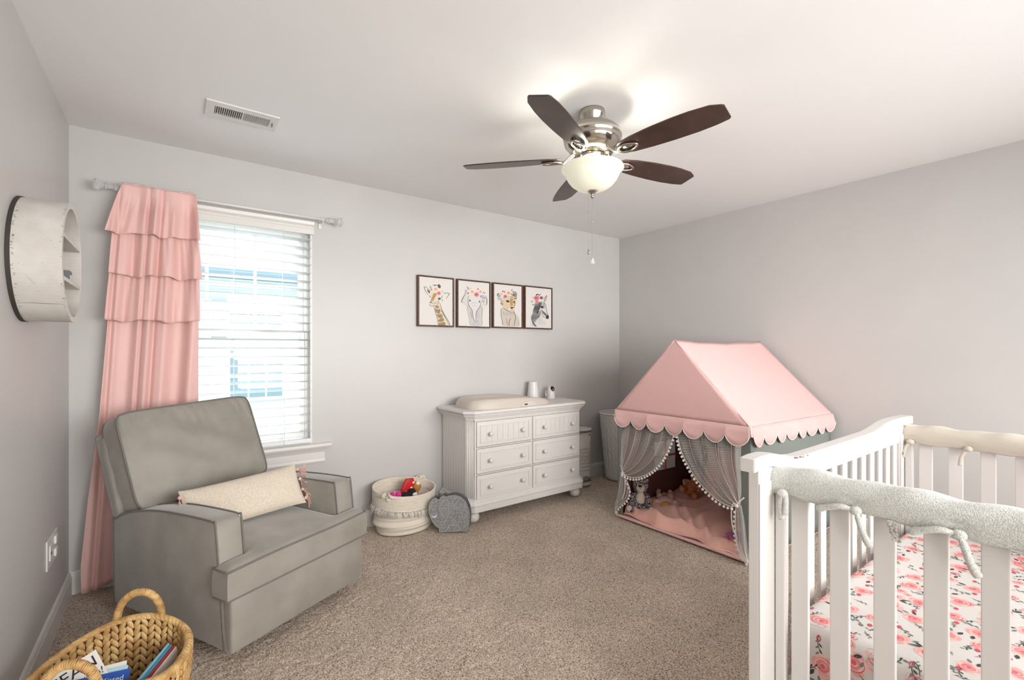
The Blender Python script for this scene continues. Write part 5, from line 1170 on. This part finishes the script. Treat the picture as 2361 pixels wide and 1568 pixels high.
# mattress with rose-printed sheet
mt = thing('crib_mattress', 'crib mattress in a white fitted sheet printed with pink roses and grey leaves', 'mattress', (2.45, -3.07, 0.352))
MX0, MX1, MY1, MY0, MZ = 1.868, 3.018, -2.712, -3.435, 0.505
Rr = 0.028
def fold(s, t, lift=0.0):
    """sheet coordinates (metres, s along x, t along y on the top face) to the rounded mattress surface"""
    def ax(q, lo, hi):
        # returns position, drop, outward normal component
        for e, sg in ((lo, -1), (hi, 1)):
            d = (q - e) * sg
            if d > -Rr:
                d += Rr; arc = Rr * PI / 2
                if d < arc: a = d / Rr; return e + sg * (-Rr + Rr * math.sin(a)), Rr * (1 - math.cos(a)), sg * math.sin(a)
                return e, Rr + (d - arc), sg
        return q, 0.0, 0.0
    x, dx, nx_ = ax(s, MX0, MX1); y, dy, ny_ = ax(t, MY0, MY1)
    z = MZ - max(dx, dy); nz = max(0.0, 1 - abs(nx_) - abs(ny_))
    z += 0.003 * math.sin(7 * s) * math.sin(8 * t) if max(dx, dy) < 0.001 else 0
    return (x + nx_ * lift, y + ny_ * lift, z + nz * lift)
RM = rel(mt); SKIRT = 0.135
mbs = MB()
mbs.add(grid(lambda u, w: fold(MX0 - SKIRT + (MX1 - MX0 + 2 * SKIRT) * u, MY0 - SKIRT + (MY1 - MY0 + 2 * SKIRT) * w), 130, 90), 0, True, RM)
cols = ['e9e3df', 'ecaaa6', 'e58e8e', 'd8646c', 'f2c9c2', '3f4542', '7b827c', 'c8505a']
class Sheet:
    n = 0
    def fill(s, ci, pts, sm=True):
        s.n += 1; L = 0.0004 + (s.n % 60) * 0.000015; P = cr([(a, b_, 0) for a, b_ in pts], 3, True) if sm else [Vector((a, b_, 0)) for a, b_ in pts]
        tr = tessellate_polygon([P]); mbs.add(([fold(p.x, p.y, L) for p in P], [tuple(t) for t in tr]), ci, False, RM)
    def stroke(s, ci, pts, w):
        s.n += 1; L = 0.0004 + (s.n % 60) * 0.000015; P = cr([(a, b_, 0) for a, b_ in pts], 4); v = []; m = len(P)
        for i, p in enumerate(P):
            t = P[min(i + 1, m - 1)] - P[max(i - 1, 0)]; t = t.normalized() if t.length > 0 else Vector((1, 0, 0)); n = Vector((-t.y, t.x, 0)) * w / 2 * (0.3 + 0.7 * math.sin(PI * i / max(1, m - 1)))
            a, b_ = p + n, p - n; v += [fold(a.x, a.y, L), fold(b_.x, b_.y, L)]
        mbs.add((v, [(2 * i, 2 * i + 1, 2 * i + 3, 2 * i + 2) for i in range(m - 1)]), ci, False, RM)
    def leaf(s, ci, x, y, l, a, w=0.22):
        c, n = math.cos(a), math.sin(a); s.fill(ci, [(x, y), (x + l * .5 * c - l * w * n, y + l * .5 * n + l * w * c), (x + l * c, y + l * n), (x + l * .5 * c + l * w * n, y + l * .5 * n - l * w * c)])
    def rose(s, x, y, r, rot):
        s.n = 0
        for k in range(6):
            a = rot + k * PI / 3; d = r * 0.52; q = r * (0.50 + 0.08 * math.sin(k * 2.3)); s.fill(1 if k % 2 else 4, [(x + d * math.cos(a) + q * math.cos(t) , y + d * math.sin(a) + q * 0.85 * math.sin(t)) for t in np.linspace(0, 2 * PI, 8)[:-1]])
        s.fill(2, [(x + r * 0.55 * math.cos(t) * (1 + 0.12 * math.sin(3 * t)), y + r * 0.5 * math.sin(t)) for t in np.linspace(0, 2 * PI, 9)[:-1]])
        for k in range(5):
            q = r * (0.86 - 0.15 * k); a = rot + 2.1 * k; s.stroke(3 if k % 2 else 4, [(x + q * math.cos(a + t), y + q * math.sin(a + t)) for t in np.linspace(0, 2.4, 5)], r * 0.09)
        s.fill(3, [(x + r * 0.2 * math.cos(t), y + r * 0.17 * math.sin(t)) for t in np.linspace(0, 2 * PI, 7)[:-1]])
    def sprig(s, x, y, l, a, ci=5):
        e = (x + l * math.cos(a + 0.2), y + l * math.sin(a + 0.2)); s.stroke(ci, [(x, y), (x + l * .5 * math.cos(a), y + l * .5 * math.sin(a)), e], 0.0022)
        for k in range(5):
            t = 0.25 + 0.17 * k; px, py = x + l * t * math.cos(a + 0.1), y + l * t * math.sin(a + 0.1); s.leaf(ci if k % 2 else 6, px, py, l * 0.26, a + (0.7 if k % 2 else -0.7), 0.20)
SH = Sheet()
gx0 = MX0 - SKIRT; i = 0
cell = 0.068
ncx = int((MX1 - MX0 + 2 * SKIRT) / cell); ncy = int((MY1 - MY0 + 2 * SKIRT) / cell)
for a in range(ncx + 1):
    for c in range(ncy + 1):
        if c < 2: continue
        r1, r2, r3, r4 = rng.rand(4); x = gx0 + (a + 0.5 + 0.25 * (c % 2) + 0.28 * (r1 - 0.5)) * cell; y = MY0 - SKIRT + (c + 0.5 + 0.35 * (r2 - 0.5)) * cell; rot = r3 * 6.28
        if (x < MX0 - 0.02 or x > MX1 + 0.02) and (y < MY0 - 0.02 or y > MY1 + 0.02): continue
        k = (a * 3 + c * 5 + int(r4 * 2)) % 6
        if k in (0, 1, 2):
            R_e = 0.026 + 0.008 * r4; SH.rose(x, y, R_e, rot); SH.leaf(5, x + R_e * 0.9 * math.cos(rot), y + R_e * 0.9 * math.sin(rot), 0.022, rot + 0.3); SH.leaf(6, x + R_e * math.cos(rot + 0.5), y + R_e * math.sin(rot + 0.5), 0.018, rot + 1.0); SH.sprig(x - R_e * 0.8 * math.cos(rot), y - R_e * 0.8 * math.sin(rot), 0.040, rot + PI + 0.5)
        elif k == 3: SH.rose(x, y, 0.017, rot); SH.rose(x + 0.026 * math.cos(rot), y + 0.026 * math.sin(rot), 0.012, rot); SH.sprig(x, y + 0.016, 0.036, rot + 2)
        elif k == 4: SH.n = 0; SH.sprig(x, y, 0.048, rot); SH.fill(7, [(x - 0.018, y), (x - 0.008, y + 0.006), (x + 0.002, y), (x - 0.008, y - 0.006)])
        else: SH.n = 0; SH.sprig(x - 0.01, y, 0.034, rot); SH.fill(7, [(x + 0.02, y), (x + 0.030, y + 0.007), (x + 0.040, y + 0.001), (x + 0.030, y - 0.006)]); SH.leaf(6, x + 0.02, y + 0.02, 0.016, rot, 0.4)
mbs.build('fitted_sheet', [M['sheet']] + [ink(c) for c in cols[1:]], mt)
MB().add(box(MX0 + 0.004, MX1 - 0.004, MY0 + 0.004, MY1 - 0.004, 0.352, MZ - 0.006, 0.02, 3), 0, True, RM).build('mattress_core', M['sheet'], mt)

# rail covers
def cover(x, y0, y1, m, label, ties, lw):
    t = thing('rail_cover', label, 'rail cover', (x, (y0 + y1) / 2, 0.89)); RR = rel(t)
    prof = [(-0.027, -0.026), (-0.033, 0.0), (-0.030, 0.026), (-0.016, 0.043), (0.0, 0.047), (0.016, 0.043), (0.030, 0.026), (0.033, 0.0), (0.027, -0.026)]
    P = cr([(a, b_, 0) for a, b_ in prof], 4)
    def fn(u, w):
        k = u * (len(P) - 1); i = min(int(k), len(P) - 2); p = P[i].lerp(P[i + 1], k - i); y = y0 + (y1 - y0) * w; e = min(1, (1 - abs(2 * w - 1)) / 0.03 + 0.35)
        pinch = sum(math.exp(-((y - q) / 0.022) ** 2) for q in ties); hem = (0.5 - 0.5 * math.cos(2 * PI * abs(y - ties[0]) / max(0.01, abs(ties[1] - ties[0]))))
        z = p.y * (1 if p.y > 0 else 1 + 0.10 * hem * lw) + 0.003 * math.sin(31 * y) * (1 if p.y > 0 else 0); xx = p.x * (1 - 0.13 * pinch * (1 if p.y < 0.01 else 0)) * (0.6 + 0.4 * e)
        return (x + xx, y, 0.893 + z * (0.85 + 0.15 * e) + 0.002 * math.sin(57 * y + 8 * u))
    o = MB().add(grid(fn, 40, 110), 0, True, RR).build('fleece_sleeve', m, t); solid(o, 0.006, 0)
    for w in (0.0, 1.0): MB().add(tube([fn(u, abs(w - 0.004)) for u in np.linspace(0, 1, 30)], 0.004, 6), 0, True, RR).build('bound_edge', m, o)
    sg = -1 if m is M['fleece'] else -1
    for k, q in enumerate(ties):
        b = MB(); zz_ = 0.872; X = x + sg * 0.034
        b.add(ball((X - 0.004, q, zz_), (0.011, 0.014, 0.012), 12, 8), 0, True, RR)
        if m is M['fleece'] and k > 0:
            b.add(tube(cr([(X - 0.004, q, zz_), (X - 0.012, q + 0.028, zz_ + 0.004), (X - 0.012, q + 0.058, zz_ - 0.006), (X - 0.008, q + 0.082, zz_ - 0.018)], 5), [0.006] * 4 + [0.0075] * 8 + [0.009] * 3 + [0.007], 8), 0, True, RR)
            b.add(tube(cr([(X - 0.004, q, zz_), (X - 0.012, q - 0.010, zz_ - 0.020), (X - 0.010, q - 0.018, zz_ - 0.050), (X - 0.006, q - 0.030, zz_ - 0.078)], 5), [0.006] * 4 + [0.0075] * 8 + [0.009] * 3 + [0.008], 8), 0, True, RR)
        elif m is M['fleece']:
            b.add(tube(cr([(X, q, zz_), (X - 0.006, q + 0.004, zz_ - 0.03), (X - 0.005, q + 0.001, zz_ - 0.072)], 5), [0.007] * 8 + [0.009] * 3, 8), 0, True, RR).add(tube(cr([(X, q - 0.006, zz_), (X - 0.007, q - 0.010, zz_ - 0.025), (X - 0.007, q - 0.008, zz_ - 0.055)], 5), [0.007] * 8 + [0.008] * 3, 8), 0, True, RR)
        else: b.add(tube(cr([(X, q, zz_), (X - 0.008, q + 0.018, zz_ - 0.03), (X - 0.008, q + 0.024, zz_ - 0.07)], 5), 0.0065, 8), 0, True, RR)
        b.build('tie', m, t)
    return t
c1 = cover(CX0, CYB + 0.02, CY0 - 0.006, M['fleece'], 'light grey fleece cover tied over the near short rail of the crib', [-2.722, -2.892, -3.080, -3.27], 1.0)
MB().add(grid(lambda u, w: (-0.036 - 0.003 * math.sin(5 * w), -2.962 - (-3.066) - 0.018 + 0.018 * u - 0.008 * w * w, -0.022 - 0.048 * w), 4, 8), 0, True).build('care_label', mat('printed_care_label', 'd8d7d2', 0.7, mottle=(160, '6c6c6c', 0.8)), c1)
cover(CX1, CYB + 0.02, CY0 - 0.012, M['fleece2'], 'beige fleece cover tied over the far short rail of the crib', [-2.715, -2.895, -3.10, -3.30], 0.6)

# ---------------------------------------------------------------- seagrass book basket
sb = thing('seagrass_basket', 'woven golden seagrass basket with two loop handles holding books', 'basket', (0.275, -1.410, 0.0), math.radians(70))
# local x runs along the line through the two handles
BA, BB = 0.185, 0.195
def rim_h(a): return 0.272 + 0.055 * (0.5 + 0.5 * math.cos(2 * a)) ** 1.5
def bs(a, h, off=0.0):   # angle, height fraction
    s = 0.80 + 0.20 * math.sin(h * PI / 2) + 0.02 * h; n = 2.5
    c_, n_ = math.cos(a), math.sin(a); r = 1 / ((abs(c_) ** n + abs(n_) ** n) ** (1 / n))
    return Vector(((BA * s + off) * r * c_, (BB * s + off) * r * n_, 0.004 + h * rim_h(a)))
core = MB().add(grid(lambda u, w: bs(2 * PI * u, w), 72, 12, cu=True)).add(lathe([(0, 0.006), (0.148, 0.006)], 40, caps=False, sx=1.02, sy=1.08)).build('inner_core', M['wicker_dark'], sb); solid(core, 0.010, 0)
wv = MB()
def grain(p, d, n, L, w, th):
    d = d.normalized(); s = d.cross(n).normalized(); v = []; f = []; K = 5
    for i in range(K + 1):
        t = i / K; ww = w * (math.sin(PI * (0.06 + 0.88 * t)) ** 0.7); c = p + d * L * (t - 0.5) + n * th * 0.5 * math.sin(PI * t)
        for (a, b_) in ((-1, 0), (-0.5, 0.8), (0.5, 0.8), (1, 0)): v.append(tuple(c + s * ww * 0.5 * a + n * th * b_))
    for i in range(K):
        for j in range(3): a = i * 4 + j; f.append((a, a + 4, a + 5, a + 1))
    wv.add((v, f), 0, True)
rows = 13; per = 58
for sidev in (1, -1):
    for r_ in range(rows):
        for k in range(per):
            a = 2 * PI * (k + 0.5 * (r_ % 2) * 0) / per; h = (r_ + 0.5) / rows; e = 1e-3
            p = bs(a, h); du = (bs(a + e, h) - bs(a - e, h)).normalized(); dv = (bs(a, h + e) - bs(a, h - e)).normalized(); n = du.cross(dv).normalized()
            if n.dot(Vector((p.x, p.y, 0))) * sidev < 0: n = -n
            p2 = p + n * 0.006; j = rng.uniform(-0.12, 0.12); hh = rim_h(a) / rows
            sg = 1 if k % 2 else -1
            grain(p2, dv * 1.0 + du * (0.55 * sg + j), n, hh * 1.55, 0.0165, 0.0055)
for k in range(84):   # braided rim
    a = 2 * PI * k / 84; e = 1e-3; p = bs(a, 1.0); du = (bs(a + e, 1) - bs(a - e, 1)).normalized(); o_ = Vector((p.x, p.y, 0)).normalized()
    for q, sg in ((o_ * 0.5 + Vector((0, 0, 1)), 1), (-o_ * 0.7 + Vector((0, 0, 0.7)), -1), (o_, 1)): n = q.normalized(); grain(p + n * 0.005, du + n.cross(du) * 0.5 * sg, n, 0.034, 0.016, 0.006)
wv.build('woven_wall', M['seagrass'], sb)
for a in (0.0, PI):
    c = bs(a, 1.0); b = MB(); path = []
    for t in np.linspace(0, PI, 25): path.append((c.x * 1.0 + 0.006 * math.cos(a), 0.066 * math.cos(t), c.z - 0.012 + 0.098 * math.sin(t) ** 0.85 if 0 < t < PI else c.z - 0.012))
    P = [Vector(p) for p in path]; b.add(tube(P, 0.0085, 8))
    for k in range(62):   # wrapped strands
        t = k / 61 * (len(P) - 1); i = min(int(t), len(P) - 2); p = P[i].lerp(P[i + 1], t - i); d = (P[i + 1] - P[i]).normalized(); s_ = d.cross(Vector((1, 0, 0))).normalized()
        rr = 0.0105; b.add(tube([p + (Vector((1, 0, 0)) * math.cos(q) + s_ * math.sin(q)) * rr + d * 0.0018 * math.sin(q + k) for q in np.linspace(0, 2 * PI, 9)[:-1]], 0.0028, 5, True))
    b.build('loop_handle', M['seagrass'], sb)
# books in the basket
def book(label, loc, rot, w, h, th, cov, page='e8e4dc', nm='picture_book', grp=None):
    t = thing(nm, label, 'book', loc, 0, grp or 'books in the seagrass basket'); t.rotation_euler = rot
    MB().add(box(-w / 2, w / 2, 0, 0.0016, 0, h, 0.0005), 0, False).add(box(-w / 2, w / 2, th - 0.0016, th, 0, h, 0.0005), 0, False).add(box(-w / 2 - 0.0008, -w / 2 + 0.001, 0, th, 0, h, 0.0005), 0, False).build('cover', ink(cov), t)
    MB().add(box(-w / 2 + 0.001, w / 2 - 0.003, 0.0016, th - 0.0016, 0.003, h - 0.003), 0, False).build('pages', ink(page), t)
    return t
b1 = book('white board book with OCEAN lettering leaning inside the seagrass basket', (0.254, -1.539, 0.151), (-0.7377, -0.3254, 0.2618), 0.172, 0.225, 0.010, 'e4dfda')
text('OCEAN', 0.044, ink('1d1c1d'), b1, (0.078, -0.0006, 0.197), (PI / 2, 0, 0), align='RIGHT'); text('stand up!', 0.027, ink('2b2a2b'), b1, (0.080, -0.0006, 0.160), (PI / 2, 0, 0), align='RIGHT', italic=0.2)
b2 = book('bright blue picture book with white title lettering in the basket', (0.234, -1.566, 0.122), (-0.6664, 0.1233, -0.0105), 0.150, 0.205, 0.009, '1c4fa8')
text('Animals Kissed', 0.020, ink('dfe6ee'), b2, (0, -0.0006, 0.184), (PI / 2, 0, 0)); text('Good Night', 0.022, ink('dfe6ee'), b2, (0.004, -0.0006, 0.160), (PI / 2, 0, 0))
for k, (cv, lb_) in enumerate((('8fc3da', 'thin light blue picture book standing against the right wall of the seagrass basket'), ('4f9cb8', 'thin teal picture book standing second from the basket\'s right wall'), ('b23a3e', 'thin red-edged picture book standing nearest the basket\'s right wall'), ('e6e2dc', 'thin white paperback pressed to the right wall of the seagrass basket'))):
    book(lb_, (0.404 + 0.0066 * k, -1.462 - 0.005 * k, 0.075), (math.radians(-5), 0, math.radians(66)), 0.19, 0.205 - 0.004 * k, 0.0045, cv)
for k, (cv, lb_) in enumerate((('a9cfdd', 'pale blue paperback half hidden behind the blue picture book'), ('dcd8d2', 'white paperback between the OCEAN book and the pale blue one'))):
    book(lb_, (0.232 + 0.004 * k, -1.548 + 0.014 * k, 0.126 + 0.004 * k), (-0.6664, 0.10 - 0.05 * k, -0.02), 0.145, 0.203, 0.005, cv)

# ---------------------------------------------------------------- the neighbouring house seen through the blind
nh = thing('neighbour_house', 'white sided neighbouring house with shuttered windows seen through the blind', 'house', (1.5, 5.0, -3.0))
RN = rel(nh); hw = ink('e9edf0', 0.6); hs = ink('f4f6f7', 0.6); hg = ink('8aa0ab', 0.2)
b = MB().add(box(-6, 9, 5.0, 5.2, -3, 2.30), 0, False, RN)
for k in range(44): z = -2.9 + 0.12 * k; b.add(box(-6, 9, 4.985, 5.0, z, z + 0.105), 0, False, RN)
b.build('siding', hw, nh)
MB().add(box(-6, 9, 4.62, 5.2, 2.28, 2.36), 0, False, RN).build('soffit', hs, nh); MB().add(box(-6, 9, 4.52, 4.64, 2.30, 2.44, 0.02), 0, False, RN).build('gutter', ink('9fb4c2'), nh)
MB().add(([(-6, 4.55, 2.42), (9, 4.55, 2.42), (9, 8.5, 4.6), (-6, 8.5, 4.6)], [(0, 1, 2, 3)]), 0, False, RN).build('roof', ink('dfe3e6'), nh)
for xa in (-1.32, 1.15, 3.9):
    xb = xa + 0.73; za, zb = 0.52, 1.92
    w_ = MB().add(box(xa - 0.05, xb + 0.05, 4.95, 4.99, za - 0.06, zb + 0.06, 0.004), 0, False, RN).build('window', hs, nh)
    MB().add(box(xa, xb, 4.94, 4.955, za, 1.16), 0, False, RN).add(box(xa, xb, 4.94, 4.955, 1.22, zb), 0, False, RN).build('pane', hg, w_)
    b = MB()
    for x in (xa + (xb - xa) / 3, xa + 2 * (xb - xa) / 3): b.add(box(x - 0.012, x + 0.012, 4.93, 4.945, za, zb), 0, False, RN)
    for z in (0.84, 1.57): b.add(box(xa, xb, 4.93, 4.945, z - 0.012, z + 0.012), 0, False, RN)
    b.build('glazing_bar', hs, w_)
    for s0 in (xa - 0.30, xb + 0.05):
        b = MB().add(box(s0, s0 + 0.25, 4.955, 4.985, za - 0.05, zb + 0.05, 0.004), 0, False, RN)
        for z in (za + 0.30, za + 0.70, za + 1.1): b.add(box(s0 + 0.03, s0 + 0.22, 4.945, 4.957, z, z + 0.012), 0, False, RN)
        b.build('shutter', ink('fbfcfc', 0.5), nh)
gr = MB().add(box(-8, 12, 0.2, 14, -3.1, -3.0), 0, False).build('ground', ink('8c9a78')); gr['kind'] = 'structure'
